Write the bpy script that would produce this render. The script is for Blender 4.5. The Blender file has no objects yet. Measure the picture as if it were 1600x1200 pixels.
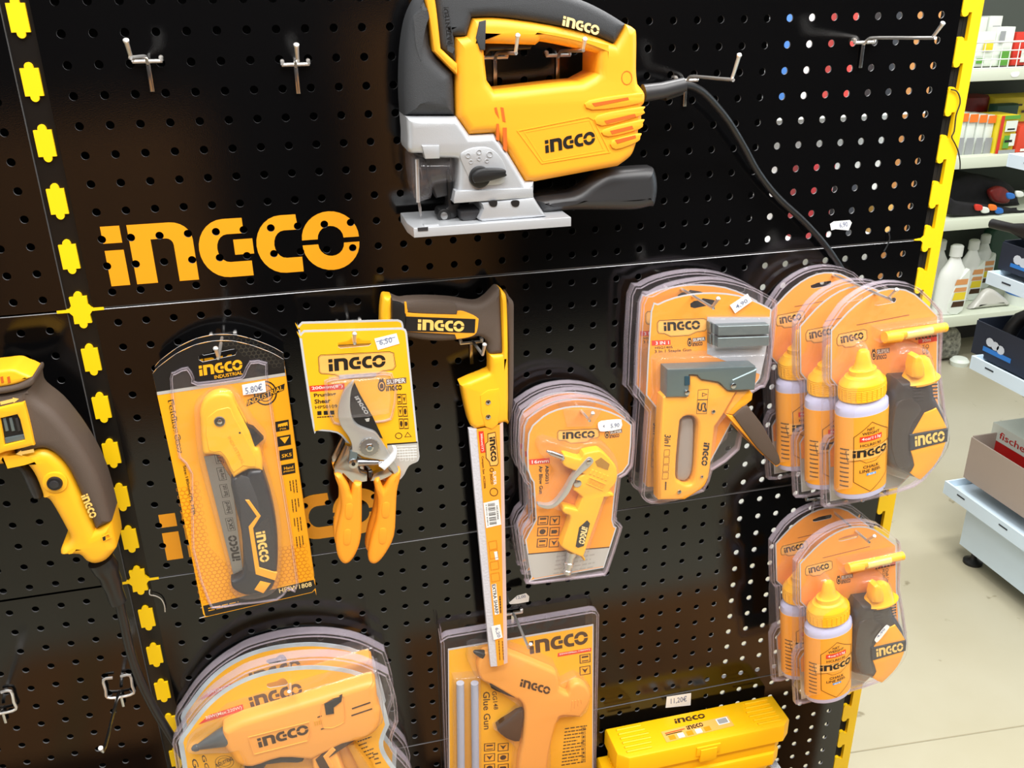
import bpy, bmesh, math, random
from mathutils import Vector, Matrix
from mathutils.geometry import tessellate_polygon
random.seed(7)
SC = bpy.context.scene
COL = SC.collection
H = 1.4745            # height of the board's reference line above the floor

# ------------------------------------------------------------------ camera
F = 1400.27
R0 = Vector((0.9700614, -0.01428707, 0.24243918))
R1 = Vector((-0.10840621, -0.9187702, 0.37961746))
R2 = Vector((0.21732227, -0.39453415, -0.89281232))
R0.normalize(); R2 = (R2 - R0 * R2.dot(R0)).normalized(); R1 = R2.cross(R0)
CAM = Vector((0.20540839, 0.0254919, 1.04555217))     # board coordinates: u right, v up, w out of the board

def W(u, v, w=0.0):
    """board coordinates -> world"""
    return Vector((u, -w, v + H))

cd = bpy.data.cameras.new('camera'); cam = bpy.data.objects.new('camera', cd); COL.objects.link(cam)
right, up, back = [Vector((a.x, -a.z, a.y)) for a in (R0, -R1, -R2)]
m = Matrix((right, up, back)).transposed().to_4x4(); m.translation = W(*CAM)
cam.matrix_world = m
cd.sensor_fit = 'HORIZONTAL'; cd.sensor_width = 36.0; cd.lens = F * 36.0 / 1600.0
cd.clip_start = 0.02; cd.clip_end = 60
SC.camera = cam

# ------------------------------------------------------------------ light and exposure
SC.view_settings.view_transform = 'Standard'; SC.view_settings.look = 'None'
SC.view_settings.gamma = 1.0; SC.view_settings.use_curve_mapping = False
SC.view_settings.exposure = 0.4
SC.cycles.max_bounces = 12; SC.cycles.transparent_max_bounces = 40
SC.cycles.transmission_bounces = 8; SC.cycles.glossy_bounces = 4; SC.cycles.diffuse_bounces = 3
world = bpy.data.worlds.new('shop_air'); SC.world = world; world.use_nodes = True
bg = world.node_tree.nodes['Background']
bg.inputs[0].default_value = (1.0, 0.985, 0.96, 1); bg.inputs[1].default_value = 0.62

def area_light(name, u, v, w, sx, sy, power, col=(1, 0.985, 0.965)):
    l = bpy.data.lights.new(name, 'AREA'); l.shape = 'RECTANGLE'; l.size = sx; l.size_y = sy
    l.energy = power; l.color = col
    o = bpy.data.objects.new(name, l); COL.objects.link(o); o.location = W(u, v, w)
    return o
# long ceiling tubes over the aisle
for u_, w_, p_ in ((0.1, 0.75, 20), (1.6, 0.75, 20), (0.1, 1.5, 24), (1.9, 1.4, 24), (0.8, 2.3, 18)):
    area_light('ceiling_or_fill_light', u_, 1.35, w_, 1.3, 0.16, p_)
area_light('ceiling_or_fill_light', 2.9, 1.35, -1.1, 2.0, 0.3, 20)
area_light('ceiling_or_fill_light', 1.4, 1.35, -0.38, 0.9, 0.2, 34)  # added fill lamp, brightens the white shelf unit behind the right-hand holes
area_light('ceiling_or_fill_light', 0.9, 1.35, -1.3, 2.0, 0.3, 18)

# ------------------------------------------------------------------ pixel helpers (photograph -> board coordinates at a known distance)
def ray(x, y):
    a, b = (x - 800) / F, (y - 600) / F
    return R0 * a + R1 * b + R2
def at_w(x, y, w=0.0):
    d = ray(x, y); return CAM + d * ((w - CAM.z) / d.z)
def at_v(x, y, v):
    d = ray(x, y); return CAM + d * ((v - CAM.y) / d.y)
def at_u(x, y, u):
    d = ray(x, y); return CAM + d * ((u - CAM.x) / d.x)
def P(x, y, w=0.0):
    q = at_w(x, y, w); return (q.x, q.y)
def T(x0, y0, k):
    """a reader for points measured in an enlarged crop: pixel = x0 + x/k"""
    def f(pts, w):
        if isinstance(pts, tuple): return P(x0 + pts[0] / k, y0 + pts[1] / k, w)
        return [P(x0 + a / k, y0 + b / k, w) for a, b in pts]
    return f
PX = T(0, 0, 1.0)

# ------------------------------------------------------------------ materials
def s2l(c):
    return tuple(((x / 255.0) / 12.92 if x / 255.0 <= 0.04045 else ((x / 255.0 + 0.055) / 1.055) ** 2.4) for x in c)
MATS = {}
def mat(name, rgb, rough=0.45, metal=0.0, coat=0.0, noise=0.0, scale=40.0, bump=0.0, bscale=400.0, spec=0.5, alpha=1.0):
    if name in MATS: return MATS[name]
    m = bpy.data.materials.new(name); m.use_nodes = True
    nt = m.node_tree; b = nt.nodes['Principled BSDF']
    c = s2l(rgb)
    b.inputs['Base Color'].default_value = (*c, 1); b.inputs['Roughness'].default_value = rough
    b.inputs['Metallic'].default_value = metal; b.inputs['Coat Weight'].default_value = coat
    b.inputs['Coat Roughness'].default_value = 0.08
    b.inputs['Specular IOR Level'].default_value = spec
    b.inputs['Alpha'].default_value = alpha
    if noise or bump:
        tc = nt.nodes.new('ShaderNodeTexCoord')
    if noise:
        n = nt.nodes.new('ShaderNodeTexNoise'); n.inputs['Scale'].default_value = scale; n.inputs['Detail'].default_value = 4
        nt.links.new(tc.outputs['Object'], n.inputs['Vector'])
        r = nt.nodes.new('ShaderNodeValToRGB')
        lo = tuple(max(0, x * (1 - noise)) for x in c); hi = tuple(min(1, x * (1 + noise)) for x in c)
        r.color_ramp.elements[0].position = 0.3; r.color_ramp.elements[1].position = 0.7
        r.color_ramp.elements[0].color = (*lo, 1); r.color_ramp.elements[1].color = (*hi, 1)
        nt.links.new(n.outputs['Fac'], r.inputs[0]); nt.links.new(r.outputs[0], b.inputs['Base Color'])
    if bump:
        n2 = nt.nodes.new('ShaderNodeTexNoise'); n2.inputs['Scale'].default_value = bscale
        nt.links.new(tc.outputs['Object'], n2.inputs['Vector'])
        bp = nt.nodes.new('ShaderNodeBump'); bp.inputs['Strength'].default_value = bump; bp.inputs['Distance'].default_value = 0.001
        nt.links.new(n2.outputs['Fac'], bp.inputs['Height']); nt.links.new(bp.outputs['Normal'], b.inputs['Normal'])
    MATS[name] = m; return m

def clear_mat(name, tint, gloss_rough=0.06, milk=0.05, milkcol=(225, 215, 225), fres=1.45, wav=0.25):
    """thin clear plastic: see-through, with shiny reflections and a slight milky body"""
    m = bpy.data.materials.new(name); m.use_nodes = True; nt = m.node_tree
    for n in list(nt.nodes): nt.nodes.remove(n)
    out = nt.nodes.new('ShaderNodeOutputMaterial')
    tr = nt.nodes.new('ShaderNodeBsdfTransparent'); tr.inputs[0].default_value = (*tint, 1)
    df = nt.nodes.new('ShaderNodeBsdfDiffuse'); df.inputs[0].default_value = (*s2l(milkcol), 1)
    gl = nt.nodes.new('ShaderNodeBsdfGlossy'); gl.inputs['Roughness'].default_value = gloss_rough
    m1 = nt.nodes.new('ShaderNodeMixShader'); m1.inputs[0].default_value = milk
    m2 = nt.nodes.new('ShaderNodeMixShader'); fr = nt.nodes.new('ShaderNodeFresnel'); fr.inputs[0].default_value = fres
    tc = nt.nodes.new('ShaderNodeTexCoord'); no = nt.nodes.new('ShaderNodeTexNoise'); no.inputs['Scale'].default_value = 28
    bp = nt.nodes.new('ShaderNodeBump'); bp.inputs['Strength'].default_value = wav; bp.inputs['Distance'].default_value = 0.01
    nt.links.new(tc.outputs['Object'], no.inputs['Vector']); nt.links.new(no.outputs['Fac'], bp.inputs['Height'])
    nt.links.new(bp.outputs['Normal'], gl.inputs['Normal']); nt.links.new(bp.outputs['Normal'], fr.inputs['Normal'])
    nt.links.new(tr.outputs[0], m1.inputs[1]); nt.links.new(df.outputs[0], m1.inputs[2])
    ge = nt.nodes.new('ShaderNodeNewGeometry'); iv = nt.nodes.new('ShaderNodeMath'); iv.operation = 'SUBTRACT'; iv.inputs[0].default_value = 1.0
    nt.links.new(ge.outputs['Backfacing'], iv.inputs[1]); mu = nt.nodes.new('ShaderNodeMath'); mu.operation = 'MULTIPLY'
    nt.links.new(fr.outputs[0], mu.inputs[0]); nt.links.new(iv.outputs[0], mu.inputs[1]); nt.links.new(mu.outputs[0], m2.inputs[0]); nt.links.new(m1.outputs[0], m2.inputs[1]); nt.links.new(gl.outputs[0], m2.inputs[2])
    nt.links.new(m2.outputs[0], out.inputs[0])
    MATS[name] = m; return m

BLACKPANEL = mat('black_gloss_steel', (7, 7, 8), 0.085, 0.0, spec=0.5, bump=0.05, bscale=900)
SEAMEDGE = mat('panel_edge_highlight', (120, 120, 122), 0.25, 0.3)  # lighter than the black sheet: highlight on edges and hole walls as colour
BACKING = mat('black_backing', (4, 4, 4), 0.8)
TABYEL = mat('tab_yellow', (255, 208, 0), 0.5)
LOGOYEL = mat('logo_orange', (238, 158, 22), 0.4)
CARDBROWN = mat('brown_card', (176, 122, 68), 0.85, noise=0.12, scale=20)
CHROME = mat('chrome_wire', (225, 223, 220), 0.30, 0.8)
CHROMED = mat('chrome_plate', (200, 200, 202), 0.22, 1.0)
YEL = mat('tool_yellow', (252, 172, 40), 0.42, bump=0.03)
YEL2 = mat('tool_bright_yellow', (255, 186, 32), 0.4, bump=0.03)
CASEYEL = mat('case_yellow', (255, 194, 0), 0.45, bump=0.03)
GRIP = mat('grip_charcoal', (52, 54, 57), 0.6, bump=0.5, bscale=1500)
GRIPB = mat('grip_brown_grey', (88, 74, 64), 0.62, bump=0.5, bscale=1500)
BLK = mat('black_plastic', (24, 24, 25), 0.4)
DGREY = mat('dark_grey_plastic', (46, 46, 48), 0.40)
SILVER = mat('cast_aluminium', (196, 199, 203), 0.42, 0.55, bump=0.15, bscale=1200)
SILVERD = mat('steel_blade', (150, 150, 150), 0.35, 0.8)
ZINC = mat('zinc_steel', (116, 130, 132), 0.38, 0.55)
CORD = mat('black_cord', (26, 26, 27), 0.35)
CARDO = mat('card_orange', (255, 174, 14), 0.5)
CARDY = mat('card_amber', (253, 178, 22), 0.5)
CARDSH = mat('card_yellow', (255, 186, 20), 0.5)
CARDGREY = mat('card_grey', (186, 184, 178), 0.5)
CARDBLK = mat('card_black', (18, 18, 20), 0.4)
INK = mat('ink_black', (20, 16, 12), 0.5)
INKBR = mat('ink_brown', (62, 36, 8), 0.5)
INKO = mat('ink_dark_orange', (214, 128, 12), 0.5)
INKR = mat('ink_red', (228, 54, 28), 0.5)
INKW = mat('ink_white', (246, 244, 240), 0.5)
PAPER = mat('white_paper', (242, 242, 240), 0.6)
LOGOPLATE = mat('logo_plate', (252, 186, 92), 0.5)
CLEAR = clear_mat('clear_plastic', (0.99, 0.985, 0.985), 0.06, 0.035, (255, 245, 250))
CLEARR = clear_mat('clear_rim', (0.93, 0.91, 0.93), 0.12, 0.22, (250, 236, 248))
CLEARB = clear_mat('clear_back', (0.95, 0.94, 0.95), 0.1, 0.05)

# ------------------------------------------------------------------ mesh builder, in board coordinates
def sm(pts, n=5, closed=True):
    """smooth a closed outline (Catmull-Rom); a point given twice stays a corner"""
    out = []; N = len(pts)
    for i in range(N):
        p0, p1, p2, p3 = pts[i - 1], pts[i], pts[(i + 1) % N], pts[(i + 2) % N]
        if not closed:
            if i == N - 1: out.append(p1); break
            if i == 0: p0 = p1
            if i == N - 2: p3 = p2
        if p1 == p2: continue
        if p0 == p1: p0 = p1
        for k in range(n):
            t = k / n; t2 = t * t; t3 = t2 * t
            out.append(tuple(0.5 * ((2 * b) + (-a + c) * t + (2 * a - 5 * b + 4 * c - d) * t2 + (-a + 3 * b - 3 * c + d) * t3)
                             for a, b, c, d in zip(p0, p1, p2, p3)))
    return out
def area2(l):
    return sum(l[i - 1][0] * l[i][1] - l[i][0] * l[i - 1][1] for i in range(len(l)))
def clean(l):
    o = []
    for p in l:
        if not o or (abs(p[0] - o[-1][0]) + abs(p[1] - o[-1][1])) > 1e-6: o.append(p)
    if len(o) > 1 and (abs(o[0][0] - o[-1][0]) + abs(o[0][1] - o[-1][1])) < 1e-6: o.pop()
    return o
def inset(l, d):
    """offset a loop to its left by d; edges that would turn over are collapsed"""
    n = len(l); o = []
    for i in range(n):
        ax, ay = l[i - 1]; bx, by = l[i]; cx, cy = l[(i + 1) % n]
        e1 = Vector((bx - ax, by - ay)); e2 = Vector((cx - bx, cy - by))
        if e1.length < 1e-9 or e2.length < 1e-9: o.append((bx, by)); continue
        e1.normalize(); e2.normalize()
        n1 = Vector((-e1.y, e1.x)); n2 = Vector((-e2.y, e2.x)); b = n1 + n2
        if b.length < 0.3: b = n1; k = 1
        else:
            b.normalize(); k = 1.0 / max(0.55, b.dot(n1))
        o.append((bx + b.x * d * k, by + b.y * d * k))
    for _ in range(12):
        bad = [(o[(i + 1) % n][0] - o[i][0]) * (l[(i + 1) % n][0] - l[i][0]) + (o[(i + 1) % n][1] - o[i][1]) * (l[(i + 1) % n][1] - l[i][1]) < -1e-12 for i in range(n)]
        if not any(bad) or all(bad): break
        s0 = next(i for i in range(n) if not bad[i])
        i = 0; grp = []
        while i < n:
            j = (s0 + 1 + i) % n
            if bad[j]:
                g = [j]
                while bad[j] and i < n: j = (j + 1) % n; g.append(j); i += 1
                grp.append(g)
            i += 1
        for g in grp:
            cx = sum(o[k][0] for k in g) / len(g); cy = sum(o[k][1] for k in g) / len(g)
            for k in g: o[k] = (cx, cy)
    return o

class MB:
    def __init__(s): s.v = []; s.f = []; s.m = []; s.mats = []
    def mi(s, m):
        if m not in s.mats: s.mats.append(m)
        return s.mats.index(m)
    def add(s, vs, fs, m):
        b = len(s.v); s.v += [tuple(x) for x in vs]; k = s.mi(m)
        for f in fs: s.f.append(tuple(b + i for i in f)); s.m.append(k)
        return s
    def plate(s, loops, w0, w1, m, r=0.0, seg=3, mf=None, rb=None, dome=0.0, prof=1.0):
        """a plate of any outline (first loop; others are holes) from depth w0 to w1, its front edge rounded by r"""
        if isinstance(loops[0][0], (int, float)): loops = [loops]
        loops = [clean(l) for l in loops]
        L = []
        for i, l in enumerate(loops):
            a = area2(l)
            if (i == 0 and a < 0) or (i > 0 and a > 0): l = l[::-1]
            L.append(l)
        mf = mf or m
        rings = []
        if rb:
            for k in range(seg, 0, -1):
                a = k / seg * math.pi / 2
                rings.append((rb * (1 - math.cos(a)), w0 + rb * (1 - math.sin(a))))
            rings = sorted(rings, key=lambda q: q[1]); rings.append((0, w0 + rb))
        else: rings.append((0, w0))
        if r > 0:
            for k in range(seg + 1):
                a = k / seg * math.pi / 2
                rings.append((r * prof * (1 - math.cos(a)), w1 - r * (1 - math.sin(a))))
        else: rings.append((0, w1))
        for l in L:
            n = len(l); vs = []; fs = []
            for d, w in rings:
                q = inset(l, d) if d else l
                vs += [(x, y, w) for x, y in q]
            for j in range(len(rings) - 1):
                for i in range(n):
                    a = j * n + i; b_ = j * n + (i + 1) % n
                    fs.append((a, b_, b_ + n, a + n))
            s.add(vs, fs, m)
        for ring, flip, mm in ((rings[0], True, m), (rings[-1], False, mf)):
            ll = [[Vector((x, y, 0)) for x, y in (inset(l, ring[0]) if ring[0] else l)] for l in L]
            tri = tessellate_polygon(ll); flat = [p for l in ll for p in l]
            fs = []
            for t in tri:
                a, b_, c = [flat[i] for i in t]
                cr = (b_ - a).cross(c - a).z
                t = tuple(t) if (cr > 0) != flip else (t[0], t[2], t[1])
                fs.append(t)
            s.add([(p.x, p.y, ring[1]) for p in flat], fs, mm)
        return s
    def box(s, u0, u1, v0, v1, w0, w1, m, r=0.0):
        return s.plate([(u0, v0), (u1, v0), (u1, v1), (u0, v1)], w0, w1, m, r, 2)
    def flat(s, loops, w, m):
        """print: flat faces facing out of the board"""
        if isinstance(loops[0][0], (int, float)): loops = [loops]
        loops = [clean(l) for l in loops]
        ll = [[Vector((x, y, 0)) for x, y in l] for l in loops]
        flat = [p for l in ll for p in l]; fs = []
        for t in tessellate_polygon(ll):
            a, b_, c = [flat[i] for i in t]
            fs.append(tuple(t) if (b_ - a).cross(c - a).z > 0 else (t[0], t[2], t[1]))
        s.add([(p.x, p.y, w) for p in flat], fs, m); return s
    def outline(s, loop, w, t, m):
        l = clean(loop)
        if area2(l) < 0: l = l[::-1]
        q = inset(l, t); n = len(l)
        s.add([(x, y, w) for x, y in l] + [(x, y, w) for x, y in q], [(i, (i + 1) % n, n + (i + 1) % n, n + i) for i in range(n)], m)
        return s
    def rim(s, loop, w0, w1, t, m):
        """a thin raised wall that follows a loop"""
        l = clean(loop)
        if area2(l) < 0: l = l[::-1]
        q = inset(l, t); n = len(l)
        vs = [(x, y, w0) for x, y in l] + [(x, y, w1) for x, y in l] + [(x, y, w1) for x, y in q] + [(x, y, w0) for x, y in q]
        fs = []
        for i in range(n):
            j = (i + 1) % n
            fs += [(i, j, n + j, n + i), (n + i, n + j, 2 * n + j, 2 * n + i), (2 * n + i, 2 * n + j, 3 * n + j, 3 * n + i)]
        s.add(vs, fs, m); return s
    def tube(s, pts, rad, m, n=10, smooth=0):
        pts = [Vector(p) for p in pts]
        if smooth: pts = [Vector(p) for p in sm([tuple(p) for p in pts], smooth, False)]
        N = len(pts); rs = rad if isinstance(rad, (list, tuple)) else [rad] * N
        if len(rs) != N: rs = [rs[0] + (rs[-1] - rs[0]) * i / (N - 1) if len(rs) == 2 else rs[min(len(rs) - 1, int(i * len(rs) / N))] for i in range(N)]
        vs = []; fs = []; prev = None
        for i, p in enumerate(pts):
            d = (pts[min(i + 1, N - 1)] - pts[max(i - 1, 0)])
            if d.length < 1e-9: d = Vector((0, 0, 1))
            d.normalize()
            if prev is None:
                a = d.orthogonal().normalized()
            else:
                a = (prev - d * prev.dot(d))
                a = a.normalized() if a.length > 1e-6 else d.orthogonal().normalized()
            prev = a; b_ = d.cross(a)
            for k in range(n):
                t = 2 * math.pi * k / n
                vs.append(p + (a * math.cos(t) + b_ * math.sin(t)) * rs[i])
        for i in range(N - 1):
            for k in range(n):
                fs.append((i * n + k, i * n + (k + 1) % n, (i + 1) * n + (k + 1) % n, (i + 1) * n + k))
        fs.append(tuple(range(n))[::-1]); fs.append(tuple((N - 1) * n + k for k in range(n)))
        s.add(vs, fs, m); return s
    def lathe(s, o, d, prof, m, n=28, squash=1.0):
        """revolve (distance along, radius) about the axis from o along d"""
        o = Vector(o); d = Vector(d).normalized()
        a = (Vector((0, 0, 1)) - d * d.z)
        a = a.normalized() if a.length > 1e-3 else Vector((1, 0, 0)); b_ = d.cross(a)
        vs = []; fs = []
        for h, r in prof:
            for k in range(n):
                t = 2 * math.pi * k / n
                vs.append(o + d * h + a * math.cos(t) * r * squash + b_ * math.sin(t) * r)
        for i in range(len(prof) - 1):
            for k in range(n):
                fs.append((i * n + k, i * n + (k + 1) % n, (i + 1) * n + (k + 1) % n, (i + 1) * n + k))
        if prof[0][1] > 1e-6: fs.append(tuple(range(n))[::-1])
        if prof[-1][1] > 1e-6: fs.append(tuple((len(prof) - 1) * n + k for k in range(n)))
        s.add(vs, fs, m); return s
    def disc(s, u, v, w0, w1, rad, m, r=0.0, n=20):
        return s.plate([(u + rad * math.cos(2 * math.pi * k / n), v + rad * math.sin(2 * math.pi * k / n)) for k in range(n)], w0, w1, m, r, 2)
    def print2d(s, polys, fr, w, m):
        """place 2D artwork (polygons in a unit frame) with frame fr = (origin, ex, ey)"""
        o, ex, ey = fr
        for l in polys:
            s.flat([(o[0] + ex[0] * x + ey[0] * y, o[1] + ex[1] * x + ey[1] * y) for x, y in l], w, m)
        return s
    def relief(s, polys, fr, w0, w1, m):
        o, ex, ey = fr
        for l in polys:
            s.plate([(o[0] + ex[0] * x + ey[0] * y, o[1] + ex[1] * x + ey[1] * y) for x, y in l], w0, w1, m)
        return s
    def text(s, txt, fr, w, m, bold=.012):
        vs, fs = glyphs(txt, bold); o, ex, ey = fr
        s.add([(o[0] + ex[0] * x + ey[0] * y, o[1] + ex[1] * x + ey[1] * y, w) for x, y in vs], fs, m); return s
    def strokes(s, fr, w, m, n=6, seed=3):
        """print too small to read: a row of short dashes"""
        rnd = random.Random(seed); x = 0.0
        while x < .97:
            L = min(rnd.uniform(.5, 1.4) / n, 1 - x); s.print2d([[(x, .15), (x + L * .8, .15), (x + L * .8, .8), (x, .8)]], fr, w, m); x += L
        return s
    def build(s, name, parent=None, origin=None, smooth=True, angle=35):
        if parent is not None: org = parent['_o'] if '_o' in parent else None
        o = origin or (ORG.get(parent.name) if parent is not None else None) or (0, 0, 0)
        me = bpy.data.meshes.new(name)
        me.from_pydata([(x - o[0], -(z - o[2]), y - o[1]) for x, y, z in s.v], [], s.f)
        for m_ in s.mats: me.materials.append(m_)
        me.polygons.foreach_set('material_index', s.m)
        me.polygons.foreach_set('use_smooth', [smooth] * len(s.f))
        bm = bmesh.new(); bm.from_mesh(me); bmesh.ops.remove_doubles(bm, verts=bm.verts, dist=2e-6); bm.to_mesh(me); bm.free()
        me.update()
        if smooth: me.set_sharp_from_angle(angle=math.radians(angle))
        ob = bpy.data.objects.new(name, me); COL.objects.link(ob)
        if parent is not None:
            ob.parent = parent
            ORG[ob.name] = o
        else:
            ob.location = W(*o); ORG[ob.name] = o
        return ob
ORG = {}

GC = {}
def glyphs(txt, bold=.012):
    """letters as flat polygons, scaled to a unit box"""
    if (txt, bold) in GC: return GC[(txt, bold)]
    cu = bpy.data.curves.new('t', 'FONT'); cu.body = txt; cu.resolution_u = 2; cu.offset = bold
    ob = bpy.data.objects.new('t', cu); COL.objects.link(ob)
    dg = bpy.context.evaluated_depsgraph_get(); me = bpy.data.meshes.new_from_object(ob.evaluated_get(dg))
    vs = [(v.co.x, v.co.y) for v in me.vertices]; fs = []
    for p in me.polygons:
        t = list(p.vertices)
        fs.append(tuple(t) if p.normal.z > 0 else tuple(t[::-1]))
    x0 = min(v[0] for v in vs); x1 = max(v[0] for v in vs); y0 = min(v[1] for v in vs); y1 = max(v[1] for v in vs)
    vs = [((x - x0) / (x1 - x0), (y - y0) / (y1 - y0)) for x, y in vs]
    bpy.data.objects.remove(ob); bpy.data.curves.remove(cu); bpy.data.meshes.remove(me)
    GC[(txt, bold)] = (vs, fs); return vs, fs

def arc(cx, cy, rx, ry, a0, a1, n=12):
    return [(cx + rx * math.cos(math.radians(a0 + (a1 - a0) * i / n)), cy + ry * math.sin(math.radians(a0 + (a1 - a0) * i / n))) for i in range(n + 1)]
def logo_polys():
    """the lettering i n G C O as polygons in a unit box"""
    L = []
    L.append([(0, 0), (.32, 0), (.32, .6), (0, .6)]); L.append([(0, .72), (.32, .72), (.32, 1), (0, 1)])
    x = .44
    L.append([(x, 0), (x, 1)] + arc(x + .72, .70, .36, .30, 90, 0, 6) + [(x + 1.08, 0), (x + .74, 0)] + arc(x + .62, .62, .12, .12, 0, 90, 4) + [(x + .36, .74), (x + .36, 0)])
    x = 1.60
    L.append([(x + .82, 1), (x + .48, 1)] + arc(x + .48, .5, .48, .5, 90, 270, 14) + [(x + .48, 0), (x + .90, 0), (x + .90, .26), (x + .52, .26)] + arc(x + .52, .5, .20, .24, 270, 90, 10) + [(x + .82, .74)])
    L.append([(x + .62, .38), (x + .96, .38), (x + .96, .64), (x + .62, .64)])
    x = 2.62
    L.append([(x + .76, 1), (x + .48, 1)] + arc(x + .48, .5, .48, .5, 90, 270, 14) + [(x + .48, 0), (x + .80, 0), (x + .80, .26), (x + .52, .26)] + arc(x + .52, .5, .20, .24, 270, 90, 10) + [(x + .78, .74)])
    cx = 3.46 + .52
    L.append(arc(cx, .545, .53, .47, 0, 180, 16) + [(cx - .30, .545)] + arc(cx, .545, .24, .22, 180, 0, 10) + [(cx + .30, .545)])
    L.append(arc(cx, .455, .53, .47, 180, 360, 16) + [(cx + .30, .455)] + arc(cx, .455, .24, .22, 360, 180, 10) + [(cx - .30, .455)])
    w = cx + .53
    return [[(a / w, b) for a, b in l] for l in L]
LOGO = logo_polys()
UNIT = [[(0, 0), (1, 0), (1, 1), (0, 1)]]

def FR(tr, bl, br, tl, w):
    """artwork frame from three measured points: bottom-left, bottom-right, top-left"""
    o = tr(bl, w); a = tr(br, w); b_ = tr(tl, w)
    return (o, (a[0] - o[0], a[1] - o[1]), (b_[0] - o[0], b_[1] - o[1]))
def sub(fr, x0, y0, x1, y1):
    o, ex, ey = fr
    return ((o[0] + ex[0] * x0 + ey[0] * y0, o[1] + ex[1] * x0 + ey[1] * y0), (ex[0] * (x1 - x0), ex[1] * (x1 - x0)), (ey[0] * (y1 - y0), ey[1] * (y1 - y0)))

def thing(name, label, cat, org, group=None):
    o = bpy.data.objects.new(name, None); COL.objects.link(o); o.empty_display_size = 0.02
    o.location = W(*org); ORG[o.name] = tuple(org)
    o['label'] = label; o['category'] = cat
    if group: o['group'] = group
    return o
def tag(o, label, cat, group=None, kind=None):
    o['label'] = label; o['category'] = cat
    if group: o['group'] = group
    if kind: o['kind'] = kind
    return o
def copy_tree(o, delta=(0, 0, 0), label=None, parent=None, group=None, skip=()):
    c = o.copy(); COL.objects.link(c)
    if parent is not None: c.parent = parent
    else: c.location = o.location + Vector((delta[0], -delta[2], delta[1]))
    if label: c['label'] = label
    if group: c['group'] = group
    for ch in list(o.children):
        if ch.name.split('.')[0] in skip: continue
        copy_tree(ch, parent=c)
    return c

# ================================================================== the setting
def struct(o): o['kind'] = 'structure'; return o
def floor_mat():
    m = bpy.data.materials.new('floor_screed'); m.use_nodes = True; nt = m.node_tree; b = nt.nodes['Principled BSDF']
    b.inputs['Roughness'].default_value = 0.32
    tc = nt.nodes.new('ShaderNodeTexCoord'); n = nt.nodes.new('ShaderNodeTexNoise'); n.inputs['Scale'].default_value = 1.6; n.inputs['Detail'].default_value = 6
    r = nt.nodes.new('ShaderNodeValToRGB'); r.color_ramp.elements[0].position = .35; r.color_ramp.elements[1].position = .7
    r.color_ramp.elements[0].color = (*s2l((170, 164, 140)), 1); r.color_ramp.elements[1].color = (*s2l((184, 180, 160)), 1)
    v = nt.nodes.new('ShaderNodeTexNoise'); v.inputs['Scale'].default_value = 14; v.inputs['Detail'].default_value = 3
    r2 = nt.nodes.new('ShaderNodeValToRGB'); r2.color_ramp.elements[0].position = .27; r2.color_ramp.elements[1].position = .31
    r2.color_ramp.elements[0].color = (.42, .38, .30, 1); r2.color_ramp.elements[1].color = (1, 1, 1, 1)
    mx = nt.nodes.new('ShaderNodeMix'); mx.data_type = 'RGBA'; mx.blend_type = 'MULTIPLY'; mx.inputs[0].default_value = .7
    nt.links.new(tc.outputs['Object'], n.inputs['Vector']); nt.links.new(tc.outputs['Object'], v.inputs['Vector'])
    nt.links.new(n.outputs['Fac'], r.inputs[0]); nt.links.new(v.outputs['Fac'], r2.inputs[0])
    nt.links.new(r.outputs[0], mx.inputs[6]); nt.links.new(r2.outputs[0], mx.inputs[7]); nt.links.new(mx.outputs[2], b.inputs['Base Color'])
    return m
fm = floor_mat()
FV = -H
b = MB(); b.add([(-3, FV, 3.2), (5.5, FV, 3.2), (5.5, FV, -4), (-3, FV, -4)], [(0, 1, 2, 3)], fm)
j = mat('floor_joint', (150, 142, 116), 0.7)
p0 = at_v(1400, 1164, FV); p1 = at_v(1600, 1133, FV); d = (p1 - p0)
a0 = p0 - d * 3; a1 = p1 + d * 3
b.add([(a0.x, FV + .0008, a0.z), (a1.x, FV + .0008, a1.z), (a1.x, FV + .0008, a1.z + .003), (a0.x, FV + .0008, a0.z + .003)], [(0, 3, 2, 1)], j)
struct(b.build('floor', smooth=False))
darkwall = mat('dark_shop_wall', (34, 30, 28), 0.9, noise=0.3, scale=3)
b = MB(); b.box(-3, 5.5, FV, 1.5, 2.9, 3.0, darkwall); struct(b.build('wall_front', smooth=False))
farwall = mat('grey_green_wall', (60, 66, 60), 0.9)
b = MB(); b.box(-3, 5.5, FV, 1.5, -3.4, -3.3, farwall); struct(b.build('wall_back', smooth=False))

# cartons standing in the aisle behind and below the view; they show in the glossy board
def carton(u0, u1, z1, w0, w1, label, z0=0, rot=0):
    t = thing('cardboard_box', label, 'cardboard box', ((u0 + u1) / 2, FV + z0, (w0 + w1) / 2))
    b = MB(); b.box(u0, u1, FV + z0, FV + z1, w0, w1, CARDBROWN, .002); b.build('carton_body', t)
    b = MB(); um = (u0 + u1) / 2; b.add([(um - .025, FV + z1 + .001, w0), (um + .025, FV + z1 + .001, w0), (um + .025, FV + z1 + .001, w1), (um - .025, FV + z1 + .001, w1)], [(0, 3, 2, 1)], mat('parcel_tape', (170, 130, 80), .3))
    b.build('parcel_tape', t)
    t.rotation_euler[2] = rot
carton(0.33, 1.10, 0.30, 0.12, 0.46, 'brown cardboard box on the floor, its reflection low in the black board')
carton(-0.43, -0.13, 0.30, 0.29, 0.60, 'smaller brown cardboard box on the floor, mirrored at the bottom left of the board')
carton(-0.9, -0.1, 1.1, 2.3, 2.8, 'big brown cardboard box across the aisle, faint reflection in the left panel')
carton(0.5, 0.95, 1.45, 2.35, 2.8, 'tall brown cardboard box across the aisle, faint reflection in the middle panel', 0)

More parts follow.
